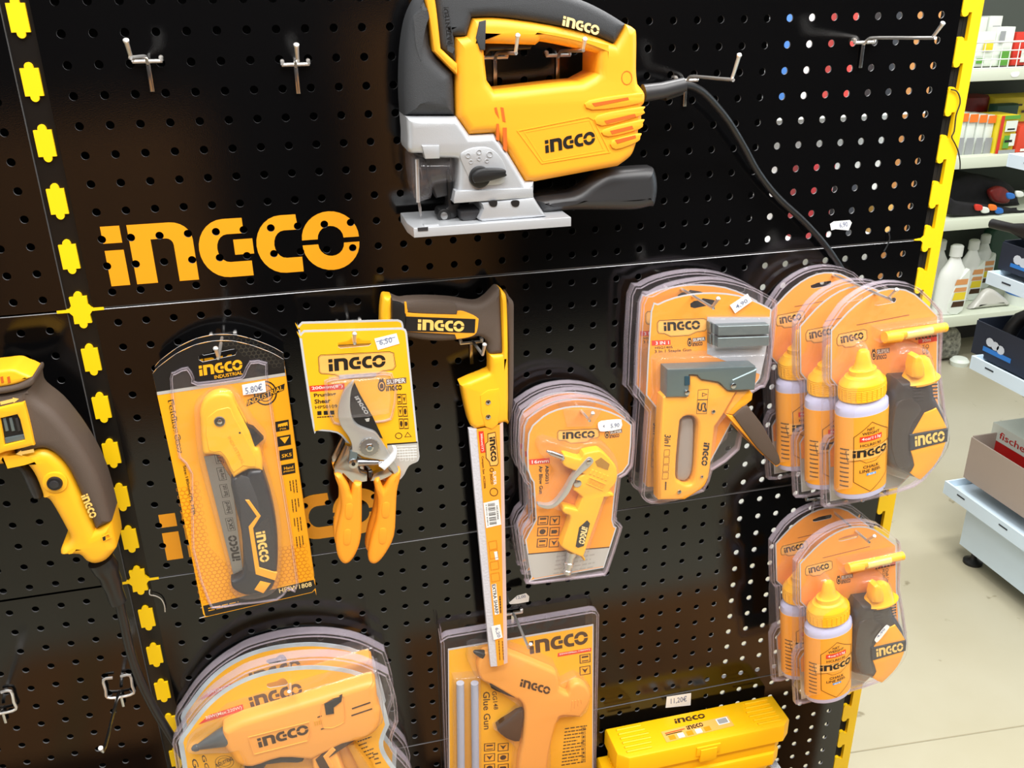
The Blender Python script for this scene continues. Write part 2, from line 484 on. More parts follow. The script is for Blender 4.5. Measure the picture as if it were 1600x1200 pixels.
# ================================================================== the perforated stand
S = 0.03
def rowv(r): return -(r * S + (.006 if r >= 10 else 0) + (.003 if r >= 22 else 0) + (.0043 if r >= 34 else 0))
SEAM = [-.288, -.6525, -1.016]
PANELS = [(-2, 9), (10, 21), (22, 33), (34, 45)]
HR = .0044
def panel(name, u0, u1, cols, rows, vt, vb, ro, parent, sv=0.0):
    """perforated steel sheet with real holes and folded edges"""
    b = MB(); n = 14
    def quad(a, b_, c, d_): b.add([(a, c, 0), (b_, c, 0), (b_, d_, 0), (a, d_, 0)], [(0, 1, 2, 3)], BLACKPANEL)
    ctop = rows[0] + S / 2; cbot = rows[-1] - S / 2
    cl = cols[0] - S / 2; cr = cols[-1] + S / 2
    for u in cols:
        for v in rows:
            cs = []
            for k in range(n):
                t = 2 * math.pi * k / n; cs.append((math.cos(t), math.sin(t)))
            inner = [(u + HR * x, v + HR * y, 0) for x, y in cs]; low = [(u + HR * x, v + HR * y, -.002) for x, y in cs]
            outer = []
            for x, y in cs:
                k = max(abs(x), abs(y)); outer.append((u + x / k * S / 2, v + y / k * S / 2, 0))
            # square corners
            vs = inner + outer + low + [(u + S / 2, v + S / 2, 0), (u - S / 2, v + S / 2, 0), (u - S / 2, v - S / 2, 0), (u + S / 2, v - S / 2, 0)]
            fs = []
            for k in range(n):
                k2 = (k + 1) % n
                a = math.degrees(math.atan2(cs[k][1], cs[k][0])) % 360; a2 = math.degrees(math.atan2(cs[k2][1], cs[k2][0])) % 360 or 360
                f = [k, n + k]
                for q, ang in enumerate((45, 135, 225, 315)):
                    if a < ang - .1 and a2 > ang + .1: f.append(3 * n + q)
                f += [n + k2, k2]; fs.append(tuple(f)); 
            b.add(vs, fs, BLACKPANEL)
            b.add(inner + low, [(k, (k + 1) % n, n + (k + 1) % n, n + k) for k in range(n)], SEAMEDGE)
    quad(u0, cl, vb, vt); quad(cr, u1, vb, vt); quad(cl, cr, ctop, vt); quad(cl, cr, vb, cbot)
    e = .0012
    for (a, c, a2, c2) in ((u0, vt, u1, vt), (u1, vb, u0, vb)):
        sg = 1 if a < a2 else -1
        b.add([(a, c, 0), (a2, c2, 0), (a2, c2 + sg * e * .6, -e * .4), (a, c + sg * e * .6, -e * .4), (a2, c2 + sg * e, -.02), (a, c + sg * e, -.02)], [(0, 1, 2, 3), (3, 2, 4, 5)], SEAMEDGE)
    for a, sg in ((u0, -1), (u1, 1)):
        b.add([(a, vb, 0), (a, vt, 0), (a + sg * e, vt, -.02), (a + sg * e, vb, -.02)], [(0, 1, 2, 3)] if sg < 0 else [(3, 2, 1, 0)], SEAMEDGE)
    return b.build(name, parent, smooth=False)

stand = thing('display_stand', 'large black perforated tool display stand with yellow lettering and yellow edge strip', 'display stand', (.5, FV, -.03))
edges = [(.075, SEAM[0] + .0014), (SEAM[0] - .0014, SEAM[1] + .0014), (SEAM[1] - .0014, SEAM[2] + .0014), (SEAM[2] - .0014, -1.40)]
cols = [c * S for c in range(35)]
pans = []
for (r0, r1), (vt, vb) in zip(PANELS, edges):
    r1 = min(r1, 45); pans.append(panel('perforated_panel', -.023, 1.0475, cols, [rowv(r) for r in range(r0, r1 + 1) if rowv(r) - S / 2 > vb - .001], vt, vb, None, stand))
def puzzle(u, v, hw=.0088, hh=.0135):
    """yellow tab with a round nub at top and bottom"""
    nb = .0042
    return [(u - hw, v - hh), (u - nb, v - hh)] + arc(u, v - hh - .0012, nb, .0045, 180, 360, 8) + [(u + nb, v - hh), (u + hw, v - hh), (u + hw, v + hh), (u + nb, v + hh)] + arc(u, v + hh + .0012, nb, .0045, 0, 180, 8) + [(u - nb, v + hh), (u - hw, v + hh)]
def cross(u, v, hw=.0092, hh=.0155, L=.0245):
    nb = .0042
    return ([(u - hw, v - hh), (u - nb, v - hh)] + arc(u, v - hh - .0012, nb, .0045, 180, 360, 8) + [(u + nb, v - hh), (u + hw, v - hh), (u + hw * .95, v - .006), (u + hw * 1.3, v - .0018), (u + L, v - .0016), (u + L, v + .0016), (u + hw * 1.3, v + .0018), (u + hw * .95, v + .006),
             (u + hw, v + hh), (u + nb, v + hh)] + arc(u, v + hh + .0012, nb, .0045, 0, 180, 8) + [(u - nb, v + hh), (u - hw, v + hh), (u - hw * .95, v + .006), (u - hw * 1.3, v + .0018), (u - L, v + .0016), (u - L, v - .0016), (u - hw * 1.3, v - .0018), (u - hw * .95, v - .006)])
POST = mat('black_post', (12, 10, 9), 0.35)
b = MB(); b.box(-.0505, -.0235, FV, .075, -.03, -.004, POST); post = b.build('upright_post', stand)
k = 0
for i in range(-1, 24):
    v = -.0450 - .06065 * i
    if v < -1.38: break
    if i in (4, 10, 16):
        b = MB(); b.plate(cross(-.0365, SEAM[(4, 10, 16).index(i)]), -.0035, .0006, TABYEL); b.build('yellow_cross_tab', post); continue
    b = MB(); b.plate(puzzle(-.0365, v), -.0038, -.0005, TABYEL); b.build('yellow_tab', post)
# right edge: yellow strip with puzzle teeth over a black slot
b = MB(); b.box(1.0490, 1.064, FV, .075, -.03, -.006, BACKING); b.build('black_slot', stand)
U1 = 1.0785; UI = 1.0635; UT = 1.0485
loop = [(U1, .075), (U1, FV + .01), (UI, FV + .01)]
vv = sorted([-.0450 - .06065 * i for i in range(-1, 23)])
for v in vv:
    nb = .0048; c = (UI + UT) / 2 - .002; hh = .0135
    ti = min(range(3), key=lambda q: abs(SEAM[q] - v)); 
    loop += [(UI, v - hh)] + [(c + nb, v - hh)] + arc(c, v - hh - .001, nb, .004, 0, -180, 6) + [(c - nb, v - hh), (UT, v - hh)]
    if abs(SEAM[ti] - v) < .012: loop += [(UT, v - .005), (UT - .004, v - .0018), (UT - .014, v - .0010), (UT - .014, v + .001), (UT - .004, v + .0018), (UT, v + .005)]
    loop += [(UT, v + hh), (c - nb, v + hh)] + arc(c, v + hh + .001, nb, .004, 180, 0, 6) + [(c + nb, v + hh), (UI, v + hh)]
loop += [(UI, .075)]
b = MB(); b.plate(loop, -.005, .0008, TABYEL); b.build('yellow_edge_strip', stand)
b = MB(); b.box(1.058, U1 - .001, FV, .075, -.05, -.0055, BACKING); b.build('side_return', stand)
# sheets behind the holes
b = MB(); b.box(-.02, .795, FV, .07, -.035, -.022, BACKING); b.build('black_back_sheet', stand)

def cut_holes(ob, org, centres):
    """punch the board's holes out of a thin part"""
    c = MB()
    for u, v in centres: c.disc(u, v, -.01, .01, HR, BACKING, n=16)
    cu = c.build('cutter', origin=org); mo = ob.modifiers.new('holes', 'BOOLEAN'); mo.object = cu; mo.operation = 'DIFFERENCE'; mo.solver = 'EXACT'
    bpy.context.view_layer.update()
    me = bpy.data.meshes.new_from_object(ob.evaluated_get(bpy.context.evaluated_depsgraph_get()))
    ob.modifiers.clear(); ob.data = me; bpy.data.objects.remove(cu)
Z2 = T(0, 0, 2.5)
ZLOG = T(80, 700, 2.4)
def board_logo(panel_ob, fr, lo):
    for l in LOGO:
        b = MB(); b.relief([l], fr, .0001, .0004, LOGOYEL)
        us = [v[0] for v in b.v]; vs_ = [v[1] for v in b.v]
        o = ORG[stand.name]
        ob = b.build('brand_letter', panel_ob, smooth=False)
        cc = [(u, rowv(r)) for u in cols for r in range(lo[0], lo[1]) if min(us) - .006 < u < max(us) + .006 and min(vs_) - .006 < rowv(r) < max(vs_) + .006]
        if not cc: continue
        par = ob.parent; ob.parent = None; ob.location = W(*o); cut_holes(ob, o, cc); ob.location = (0, 0, 0); ob.parent = par
board_logo(pans[0], FR(Z2, (436, 1118), (1412, 1042), (390, 886), 0.0), (0, 10))
# second lettering: same size, one panel lower
o1, ex1, ey1 = FR(Z2, (436, 1118), (1412, 1042), (390, 886), 0.0)
q0 = ZLOG((399, 252), 0.0); q1 = ZLOG((435, 421), 0.0)
board_logo(pans[1], (q1, ex1, ey1), (10, 22))

lstand = thing('display_stand', 'neighbouring black perforated display stand at the left edge, behind the power tool', 'display stand', (-.4, FV, -.03))
lcols = [-.0724 - .03 * k for k in range(12)][::-1]
for (r0, r1), (vt, vb) in zip(PANELS, edges):
    panel('perforated_panel', lcols[0] - .02, -.051, lcols, [rowv(r) - .003 for r in range(r0, r1 + 1) if rowv(r) - S / 2 - .003 > vb + .0005 or vb > -1.3], vt, vb, None, lstand)
b = MB(); b.box(lcols[0] - .02, -.052, FV, .07, -.035, -.022, BACKING); b.build('black_back_sheet', lstand)
# white shelving back seen through the right-hand holes
bk = thing('rear_shelf_unit', 'white shelf unit behind the board, glimpsed through the right-hand holes', 'shelf unit', (1.36, FV, -.9))
WS_ = mat('white_steel', (228, 230, 226), .5)
b = MB(); b.box(1.10, 1.63, FV, .35, -.92, -.90, WS_); b.build('back_panel', bk)
for sv in (-.50, -.22):
    b = MB(); b.box(1.12, 1.62, sv - .005, sv, -.898, -.77, WS_); b.build('shelf', bk)
b = MB(); b.box(1.645, 1.80, FV, .35, -.912, -.90, CARDBROWN); tag(b.build('cardboard_sheet', origin=(1.7, FV, -.905)), 'brown cardboard sheet behind the two rightmost columns of holes', 'cardboard sheet')
for i, (u0, u1, vv0, vv1, c, n_) in enumerate(((1.26, 1.30, -.2195, .02, (70, 120, 190), 'blue'), (1.39, 1.43, -.2195, .0, (200, 60, 50), 'red'), (1.50, 1.57, -.2195, .06, (40, 40, 44), 'black'), (1.34, 1.42, -.4995, -.33, (150, 40, 44), 'dark red'), (1.46, 1.52, -.4995, -.36, (50, 52, 58), 'dark grey'), (1.54, 1.59, -.4995, -.42, (190, 150, 80), 'tan'))):
    b = MB(); b.box(u0, u1, vv0, vv1, -.85, -.79, mat('rear_goods_' + n_.replace(' ', '_'), c, .5), .002)
    tag(b.build('product_box', origin=((u0 + u1) / 2, vv0, -.82)), n_ + ' box on the rear shelf unit, glimpsed through the board holes', 'box', 'boxes behind the board')

# ================================================================== hooks
def prism_v(b, poly, v0, v1, m, r=0.0):
    """upright-axis prism: outline given in (u, w)"""
    t = MB(); t.plate([(x, -y) for x, y in poly], v0, v1, m, r, 2)
    b.add([(x, z, -y) for x, y, z in t.v], [f for f in t.f], m); return b
def hook(tip, wt, label, group, rise=.024, hb=.030, brk=False, plate=True, cs=.0145, bend=.012):
    q = at_w(tip[0], tip[1], wt); u, v = q.x, q.y; vb = v - rise
    t = thing('display_hook', label, 'display hook', (u, vb, .004), group)
    b = MB(); b.tube([(u - cs, vb, .0045), (u + cs, vb, .0045)], .0019, CHROME)
    b.tube([(u - cs + .001, vb + .0035, .004), (u - cs + .001, vb + .0035, -.006)], .0022, CHROME, 8); b.tube([(u + cs - .001, vb + .0035, .004), (u + cs - .001, vb + .0035, -.006)], .0022, CHROME, 8)
    b.tube([(u - cs + .001, vb, .0045), (u - cs + .001, vb + .004, .0045)], .0022, CHROME, 8); b.tube([(u + cs - .001, vb, .0045), (u + cs - .001, vb + .004, .0045)], .0022, CHROME, 8)
    b.build('crossbar', t)
    if plate:
        b = MB(); b.box(u - .0022, u + .0022, vb - hb, vb - .001, .002, .0036, CHROMED, .0005); b.build('back_plate', t)
    b = MB(); L = wt - bend
    b.tube([(u, vb - .002, .004), (u, vb + .004, .012), (u, vb + .006, .03), (u, vb + .009, L - .004), (u, vb + .011, L), (u, v, wt)], [.0019, .0019, .0019, .0019, .0019, .0021], CHROME, 10, 3)
    b.build('arm', t)
    b = MB(); b.lathe((u, v - .001, wt - .001), (0, .8, .6), [(0, .002), (.0006, .0027), (.0025, .0027), (.0032, .0018), (.0033, 0)], CHROME, 14); b.build('end_cap', t)
    return t
EH = 'empty hooks on the upper panel'
hook((197, 64), .128, 'empty chrome hook at the far left of the upper panel, above the yellow lettering', EH)
hook((463, 71), .128, 'empty chrome hook between the left one and the jigsaw', EH)
hook((1155, 87), .132, 'chrome hook right of the jigsaw, holding up its cord', EH, .034)
hook((1473, 37), .142, 'empty chrome hook at the upper right of the board, next to the yellow edge', EH, .024)
hook((809, 56), .108, 'chrome hook through the left part of the jigsaw handle', 'hooks carrying the jigsaw', .026, bend=.009)
hook((914, 62), .100, 'chrome hook through the right part of the jigsaw handle', 'hooks carrying the jigsaw', .020, bend=.006)
hook((757, 539), .085, 'chrome hook under the grip of the compass saw', 'hooks carrying goods', .026)
hook((337, 545), .110, 'chrome hook through the folding saw packs', 'hooks carrying goods')
hook((554, 522), .110, 'chrome hook through the pruning shear cards', 'hooks carrying goods')
hook((926, 646), .110, 'chrome hook through the blow gun packs', 'hooks carrying goods')
hook((1122, 467), .125, 'chrome hook through the staple gun packs', 'hooks carrying goods')
hook((1401, 453), .150, 'chrome hook through the upper chalk reel packs', 'hooks carrying goods')
hook((1366, 838), .150, 'chrome hook through the lower chalk reel packs', 'hooks carrying goods')
hook((452, 1081), .096, 'chrome hook through the two big glue gun packs', 'hooks carrying goods')
hook((829, 1007), .105, 'chrome hook through the small glue gun pack', 'hooks carrying goods')
def loop_hook(tipp, wt, label):
    q = at_w(tipp[0], tipp[1], wt); u, v = q.x, q.y - .028
    t = thing('display_hook', label, 'display hook', (u, v, .004), 'looped hooks low on the left board')
    b = MB(); c = .0165
    b.tube([(u - c * .3, v + .030, .005), (u - c, v + .029, .005), (u - c, v + .012, .006), (u - c, v, .006), (u, v - .003, .006), (u + c, v, .006), (u + c, v + .012, .006), (u + c, v + .029, .005), (u + c * .3, v + .030, .005)], .0019, CHROME, 8, 3); b.build('wire_loop', t)
    b = MB(); b.tube([(u, v - .02, .004), (u, v - .001, .004)], .0022, CHROMED, 8); b.build('back_plate', t)
    b = MB(); b.tube([(u, v + .004, .005), (u, v + .010, .02), (u, v + .016, wt - .014), (u, v + .028, wt)], .0022, CHROMED, 10, 3); b.build('arm', t)
    b = MB(); b.lathe((u, v + .028, wt), (0, .7, .7), [(0, .0027), (.003, .0027), (.0032, 0)], CHROME, 14); b.build('end_cap', t)
loop_hook((158, 1169), .130, 'looped wire hook at the bottom left, under the drill cord')
loop_hook((-50, 1200), .130, 'looped wire hook at the very left edge of the photo')

# ================================================================== jigsaw
ZJ = T(600, 0, 3.0); ZK = T(610, 200, 5.517)
def screw(b, u, v, w, r, m=CHROMED, mi=None):
    b.disc(u, v, w - .002, w + .0008, r, m, .0004, 18)
    b.plate([(u + r * .45 * math.cos(a * math.pi / 3), v + r * .45 * math.sin(a * math.pi / 3)) for a in range(6)], w, w + .001, mi or INK)
WJ = .088
t = thing('jigsaw', 'yellow and charcoal electric jigsaw with silver shoe hanging by its handle', 'jigsaw', (*ZJ((600, 500), .055), .055))
shell = [(335, 172), (392, 168), (392, 168), (418, 82), (418, 82), (520, 80), (640, 92), (800, 118), (960, 155), (1088, 205), (1088, 205), (1142, 112), (1142, 112), (1180, 130), (1195, 165), (1194, 330), (1200, 395), (1200, 395), (1232, 440), (1230, 485), (1214, 510), (1218, 560), (1206, 595), (1200, 640), (1188, 690), (1165, 738), (1105, 784), (1105, 784), (712, 858), (712, 858), (668, 855), (668, 855), (582, 712), (582, 712), (520, 628), (520, 628), (405, 635), (405, 635), (345, 548), (345, 548), (340, 330), (335, 172)]
open_ = [(475, 205), (475, 205), (720, 212), (720, 212), (740, 195), (740, 195), (860, 215), (1010, 250), (1010, 250), (1008, 345), (1008, 345), (935, 385), (935, 385), (840, 393), (525, 430), (525, 430), (490, 380), (490, 380), (475, 240)]
b = MB(); b.plate([sm(ZJ(shell, WJ), 4), sm(ZJ(open_, WJ), 3)], .024, WJ, YEL, .010, 4, rb=.008)
# ridge frame round the lettering
for rp, dw in (([(622, 612), (958, 545), (985, 560), (1062, 715), (738, 768)], .0006), ([(655, 618), (965, 560), (1035, 705), (745, 758)], .0003)):
    b.rim(ZJ(rp, WJ), WJ - .0005, WJ + dw, .0011, YEL)
for rp in ([(960, 470), (1195, 435), (1205, 450), (1195, 485), (975, 515)], [(1000, 540), (1205, 500), (1214, 515), (1205, 540), (1020, 590)], [(1030, 605), (1205, 560), (1212, 575), (1195, 605), (1050, 640)], [(1065, 660), (1195, 625), (1200, 640), (1185, 665), (1085, 700)]):
    b.plate(sm(ZJ(rp, WJ), 3), WJ - .002, WJ + .0022, YEL, .0014, 2)
VENT = mat('vent_shade_orange', (206, 96, 18), 0.6)  # darker orange stands in for the shade inside the recessed vents
for rp in ([(972, 483), (1140, 455), (1145, 466), (985, 498)], [(1030, 565), (1172, 532), (1178, 545), (1040, 580)], [(1057, 612), (1160, 588), (1166, 602), (1066, 628)], [(1080, 655), (1175, 632), (1178, 645), (1090, 672)]):
    b.plate(ZJ(rp, WJ), WJ - .002, WJ + .0026, VENT)
for rp in ([(517, 505), (528, 502), (540, 555), (522, 528)], [(546, 502), (560, 505), (570, 572), (556, 568)], [(527, 580), (538, 580), (540, 660), (526, 655)], [(556, 598), (575, 598), (577, 712), (560, 700)]):
    b.plate(ZJ(rp, WJ), WJ - .002, WJ + .0005, VENT)
b.outline(ZJ([(1138 + 26 * math.cos(a * .5236), 365 + 34 * math.sin(a * .5236)) for a in range(12)], WJ), WJ + .0003, .0008, VENT)
b.print2d(LOGO, FR(ZJ, (757, 718), (990, 673), (753, 658), WJ), WJ + .0004, INK)
b.build('body_shell', t)
b = MB(); b.plate(ZJ([(430, 178), (447, 102), (478, 94), (474, 236), (450, 234)], WJ), WJ - .006, WJ + .001, GRIP, .001); b.build('trigger_lock', t)
b = MB(); b.plate(ZJ([(474, 205), (700, 210), (690, 232), (500, 240), (476, 262)], .065), .042, .065, BLK, .003); b.build('trigger', t)
b = MB()
b.plate(sm(ZJ([(240, -70), (240, -70), (500, -92), (740, -60), (930, -2), (1045, 52), (1142, 112), (1142, 112), (1088, 205), (1088, 205), (960, 155), (800, 118), (640, 92), (520, 80), (418, 82), (418, 82), (392, 168), (392, 168), (335, 172), (335, 172), (342, 298), (342, 298), (268, 225), (268, 225), (250, 60)], WJ + .001), 4), .026, WJ + .001, GRIP, .009, 4, rb=.008)
b.rim(ZJ([(276, 30), (304, 30), (326, 212), (292, 212)], WJ), WJ, WJ + .0014, .0006, GRIP)
b.text('PATENTED', FR(ZJ, (322, 205), (298, 38), (298, 208), WJ), WJ + .0013, BLK)
b.print2d(LOGO, FR(ZJ, (833, 119), (1003, 167), (840, 74), WJ), WJ + .0015, mat('ink_cream', (250, 220, 150), .5))
b.build('rubber_grip', t)
b = MB(); b.plate(sm(ZJ([(193, -20), (193, -20), (238, -20), (238, -20), (250, 60), (268, 228), (268, 228), (345, 300), (345, 300), (345, 345), (330, 340), (235, 242), (235, 242), (215, 100)], WJ + .002), 3), .03, WJ + .002, YEL, .003, 2); b.build('yellow_stripe', t)
b = MB(); b.plate(sm(ZJ([(103, 548), (103, 548), (97, 420), (103, 240), (125, 100), (160, 12), (193, -30), (193, -30), (215, 100), (235, 242), (335, 345), (335, 345), (342, 546), (342, 546)], WJ), 4), .024, WJ, GRIP, .016, 5, rb=.010); b.build('front_cover', t)
b = MB()
b.plate(sm(ZJ([(105, 549), (105, 549), (344, 550), (344, 550), (405, 637), (405, 637), (520, 630), (520, 630), (582, 714), (582, 714), (668, 857), (668, 857), (708, 852), (708, 852), (706, 905), (690, 935), (690, 935), (360, 950), (330, 948), (330, 948), (348, 880), (353, 765), (340, 745), (265, 742), (180, 722), (118, 715), (112, 640)], WJ + .001), 3), .026, WJ + .001, SILVER, .007, 3, rb=.006)
b.plate(sm(ZK([(600, 240), (650, 190), (740, 165), (850, 170), (930, 230), (985, 320), (1000, 410), (960, 480), (800, 490), (700, 450), (640, 350)], WJ + .001), 4), WJ, WJ + .0022, SILVER, .001, 2)
for x, y, r in ((665, 235, 22), (760, 205, 22), (852, 225, 26), (690, 288, 17), (760, 262, 17), (828, 280, 17)):
    b.rim(ZK([(x + r * math.cos(a * .5236), y + r * math.sin(a * .5236)) for a in range(12)], WJ), WJ + .002, WJ + .0029, .0006, SILVER)
b.plate(ZK([(560, 545), (1230, 520), (1235, 600), (550, 650), (545, 620)], WJ + .004), WJ - .01, WJ + .004, SILVER, .001, 2)
b.plate(ZK([(268, 150), (420, 150), (425, 262), (300, 266)], WJ + .002), WJ - .01, WJ + .003, SILVER, .001, 2)
b.build('gear_housing', t)
b = MB(); q = ZK((765, 418), WJ); b.disc(q[0], q[1], WJ, WJ + .006, .0118, BLK, .002, 28)
b.plate(sm(ZK([(720, 400), (800, 358), (980, 360), (1000, 395), (985, 425), (760, 480), (715, 450)], WJ + .012), 4), WJ + .003, WJ + .012, BLK, .002, 2); b.build('orbit_lever', t)
b = MB(); b.plate(sm(ZK([(165, 240), (280, 262), (430, 265), (540, 265), (580, 300), (580, 470), (400, 500), (370, 600), (330, 632), (215, 618)], WJ - .004), 3), .05, WJ - .004, CLEAR, .012, 4); b.build('clear_guard', t)
b = MB(); b.plate(ZK([(330, 250), (520, 250), (500, 590), (400, 610), (350, 470)], .066), .045, .066, DGREY, .004, 2); b.tube([(*ZK((230, 270), .066), .066), (*ZK((240, 640), .066), .066)], .0022, CHROME); b.build('plunger', t)
b = MB(); b.plate(ZK([(236, 620), (252, 620), (268, 690), (270, 760), (258, 768), (243, 700)], .062), .060, .062, SILVERD); b.build('saw_blade', t)
b = MB(); b.plate(sm(ZK([(485, 380), (520, 375), (540, 500), (530, 650), (600, 640), (590, 740), (540, 790), (450, 805), (405, 760), (420, 705), (480, 690), (500, 640)], .070), 4), .05, .070, BLK, .003, 2)
q = ZK((462, 755), .072); b.disc(q[0], q[1], .06, .073, .0075, BLK, .001); b.disc(q[0], q[1], .07, .0745, .0042, SILVERD, .001); b.build('roller_guide', t)
# shoe
vt = ZK((200, 862), .100)[1]; vb = ZK((205, 945), .100)[1]
uL = ZK((200, 862), .1)[0]; uR = ZK((1558, 740), .1)[0]; uLb = ZK((88, 740), .022)[0]
b = MB(); prism_v(b, [(uL, .100), (uR, .100), (uR, .020), (uLb, .020), (uLb, .074)], vb, vt, SILVER, .0012)
prism_v(b, [(uL + .012, .096), (uL + .028, .096), (uL + .028, .086), (uL + .012, .086)], vt - .001, vt + .0012, SILVER, .0004)
b.plate(ZK([(235, 862), (325, 855), (325, 885), (238, 890)], .1005), .099, .1006, DGREY)
b.build('shoe', t)
b = MB(); b.plate(ZK([(785, 650), (1240, 598), (1290, 680), (1350, 765), (1200, 782), (790, 812), (760, 790), (800, 700)], .094), .03, .094, SILVER, .004, 2)
for x in (885, 1075): b.plate(sm(ZK([(x - 32, 632), (x + 32, 626), (x + 32, 668), (x + 8, 678), (x - 24, 670)], .0945), 3), .092, .0948, BLK)
b.build('shoe_bracket', t)
b = MB(); b.plate(ZK([(600, 720), (770, 705), (775, 740), (735, 800), (640, 805), (605, 790)], .085), .05, .085, DGREY, .003, 2); b.build('adjuster_block', t)
b = MB(); b.plate(sm(ZJ([(720, 930), (890, 908), (980, 850), (1050, 808), (1110, 800), (1250, 790), (1278, 800), (1292, 880), (1278, 965), (1250, 975), (1160, 990), (890, 990), (760, 1005), (730, 975)], .072), 4), .034, .074, DGREY, .012, 5, rb=.012); b.build('dust_nozzle', t)
b = MB(); b.tube([(*ZJ((1215, 437), .058), .058), (*ZJ((1300, 425), .058), .058), (*ZJ((1405, 397), .056), .056)], [.0098, .0092, .0082], DGREY, 16); b.build('cord_sleeve', t)
b = MB(); b.tube([(*PX((x, y), w), w) for x, y, w in ((1066, 132, .056), (1085, 136, .050), (1105, 150, .042), (1135, 185, .030), (1160, 225, .022), (1185, 270, .016), (1215, 308, .013), (1255, 345, .013), (1285, 378, .014), (1305, 405, .010), (1320, 432, .006), (1328, 470, .0046), (1332, 520, .0046))], .0042, CORD, 12, 6); b.build('power_cord', t)
b = MB(); b.plate(PX([(1038, 142), (1068, 133), (1070, 148), (1042, 158)], .05), .03, .05, DGREY, .003, 2); b.build('cord_clip', t)

# ================================================================== drill at the left edge
ZD = T(0, 560, 3.53); WD = .088
t = thing('power_drill', 'yellow and brown-grey corded power drill cut off by the left edge', 'power drill', (*ZD((250, 600), .055), .055))
b = MB()
low = [(-160, 600), (0, 600), (110, 583), (150, 610), (190, 670), (225, 760), (228, 785), (228, 785), (262, 794), (300, 850), (350, 940), (378, 1000), (365, 1035), (335, 1060), (325, 1090), (345, 1102), (430, 1100), (470, 1135), (520, 1150), (580, 1130), (630, 1075), (636, 1050), (625, 990), (611, 915), (611, 915), (520, 960), (520, 960), (500, 900), (430, 740), (370, 620), (320, 560), (270, 522), (210, 512), (75, 548), (60, 505), (-160, 540)]
b.plate(sm(ZD(low, WD), 3), .028, WD, YEL2, .011, 4, rb=.01)
q = ZD((305, 682), WD); b.disc(q[0], q[1], WD - .001, WD + .002, .0128, YEL2, .001, 28)
b.rim(ZD([(560, 985), (600, 963), (618, 985), (570, 1010)], WD), WD - .001, WD + .0008, .001, YEL2); b.plate(ZD([(565, 985), (580, 978), (583, 1000), (570, 1005)], WD), WD - .001, WD + .0009, BLK)
b.build('lower_housing', t)
b = MB()
br = [(-160, 200), (0, 198), (110, 175), (178, 150), (178, 150), (180, 185), (200, 230), (300, 310), (400, 430), (490, 570), (550, 700), (590, 830), (611, 915), (611, 915), (520, 960), (520, 960), (500, 900), (430, 740), (370, 620), (320, 560), (270, 522), (210, 512), (75, 548), (75, 548), (60, 505), (-160, 540)]
b.plate(sm(ZD(br, WD + .001), 3), .03, WD + .001, GRIPB, .011, 4, rb=.01)
b.print2d(LOGO, FR(ZD, (447, 757), (500, 882), (484, 741), WD), WD + .0014, mat('ink_gold', (250, 205, 110), .45))
for bl, br_, tl in (((5, 250), (108, 225), (3, 240)), ((188, 500), (88, 520), (190, 510))):
    o, ex, ey = FR(ZD, bl, br_, tl, WD); 
    b.print2d([[(0, -.4), (.68, -.4), (.68, -1.0), (1, .5), (.68, 2.0), (.68, 1.4), (0, 1.4)]], (o, ex, ey), WD + .0014, mat('ink_gold', (250, 205, 110)))
b.build('grip', t)
b = MB(); b.plate([sm(ZD([(-60, 285), (0, 270), (120, 243), (142, 258), (188, 455), (178, 478), (30, 512), (-60, 525)], WD + .003), 3), ZD([(3, 328), (97, 306), (112, 335), (140, 447), (28, 474)], WD + .003)], .07, WD + .0055, YEL2, .002, 2); b.build('gear_window_frame', t)
b = MB(); b.plate(ZD([(0, 320), (105, 302), (145, 452), (24, 480)], WD + .0015), WD, WD + .0016, BLK)
for x in (14, 48, 82): b.plate(ZD([(x, 330), (x + 17, 326), (x + 34, 400), (x + 16, 404)], WD + .003), WD, WD + .0032, ZINC if x < 80 else DGREY, .0008, 2)
b.plate(ZD([(25, 440), (135, 418), (140, 447), (28, 472)], WD + .003), WD, WD + .0034, ZINC, .0012, 2); b.build('gear_selector', t)
b = MB(); b.plate(sm(ZD([(-160, 95), (0, 66), (70, 60), (110, 75), (158, 94), (172, 110), (100, 143), (0, 163), (-160, 178)], WD + .002), 3), .05, WD + .002, YEL2, .004, 3)
for x in (5, 42): b.plate(ZD([(x, 98), (x + 14, 94), (x + 20, 128), (x + 6, 132)], WD), WD, WD + .0026, VENT)
b.build('top_cap', t)
b = MB(); b.plate(sm(ZD([(-160, 180), (0, 165), (100, 145), (172, 110), (187, 122), (176, 152), (110, 178), (0, 200), (-160, 212)], WD + .004), 3), .045, WD + .004, GRIPB, .003, 3); b.build('cap_rim', t)
b = MB(); b.plate(sm(ZD([(40, 600), (110, 584), (150, 612), (190, 670), (228, 775), (192, 786), (170, 770), (130, 680), (100, 625)], .07), 3), .045, .07, DGREY, .006, 3); b.build('trigger', t)
b = MB(); q = ZD((305, 682), WD); b.disc(q[0], q[1], WD, WD + .006, .0080, BLK, .002, 26); b.disc(q[0], q[1], WD, WD + .0068, .0050, DGREY, .001, 20); b.build('lock_button', t)
b = MB(); b.tube([(*ZD((555, 1110), .058), .058), (*ZD((600, 1190), .057), .057), (*ZD((640, 1310), .055), .055), (*ZD((655, 1345), .055), .055)], [.0150, .0120, .0100, .0098], CORD, 18, 3); b.build('cord_boot', t)
b = MB(); b.tube([(*PX((x, y), w), w) for x, y, w in ((184, 930, .055), (193, 970, .053), (203, 1015, .050), (218, 1060, .047), (240, 1105, .044), (264, 1145, .040), (290, 1185, .036), (330, 1240, .03))], .0056, CORD, 14, 5); b.build('power_cord', t)

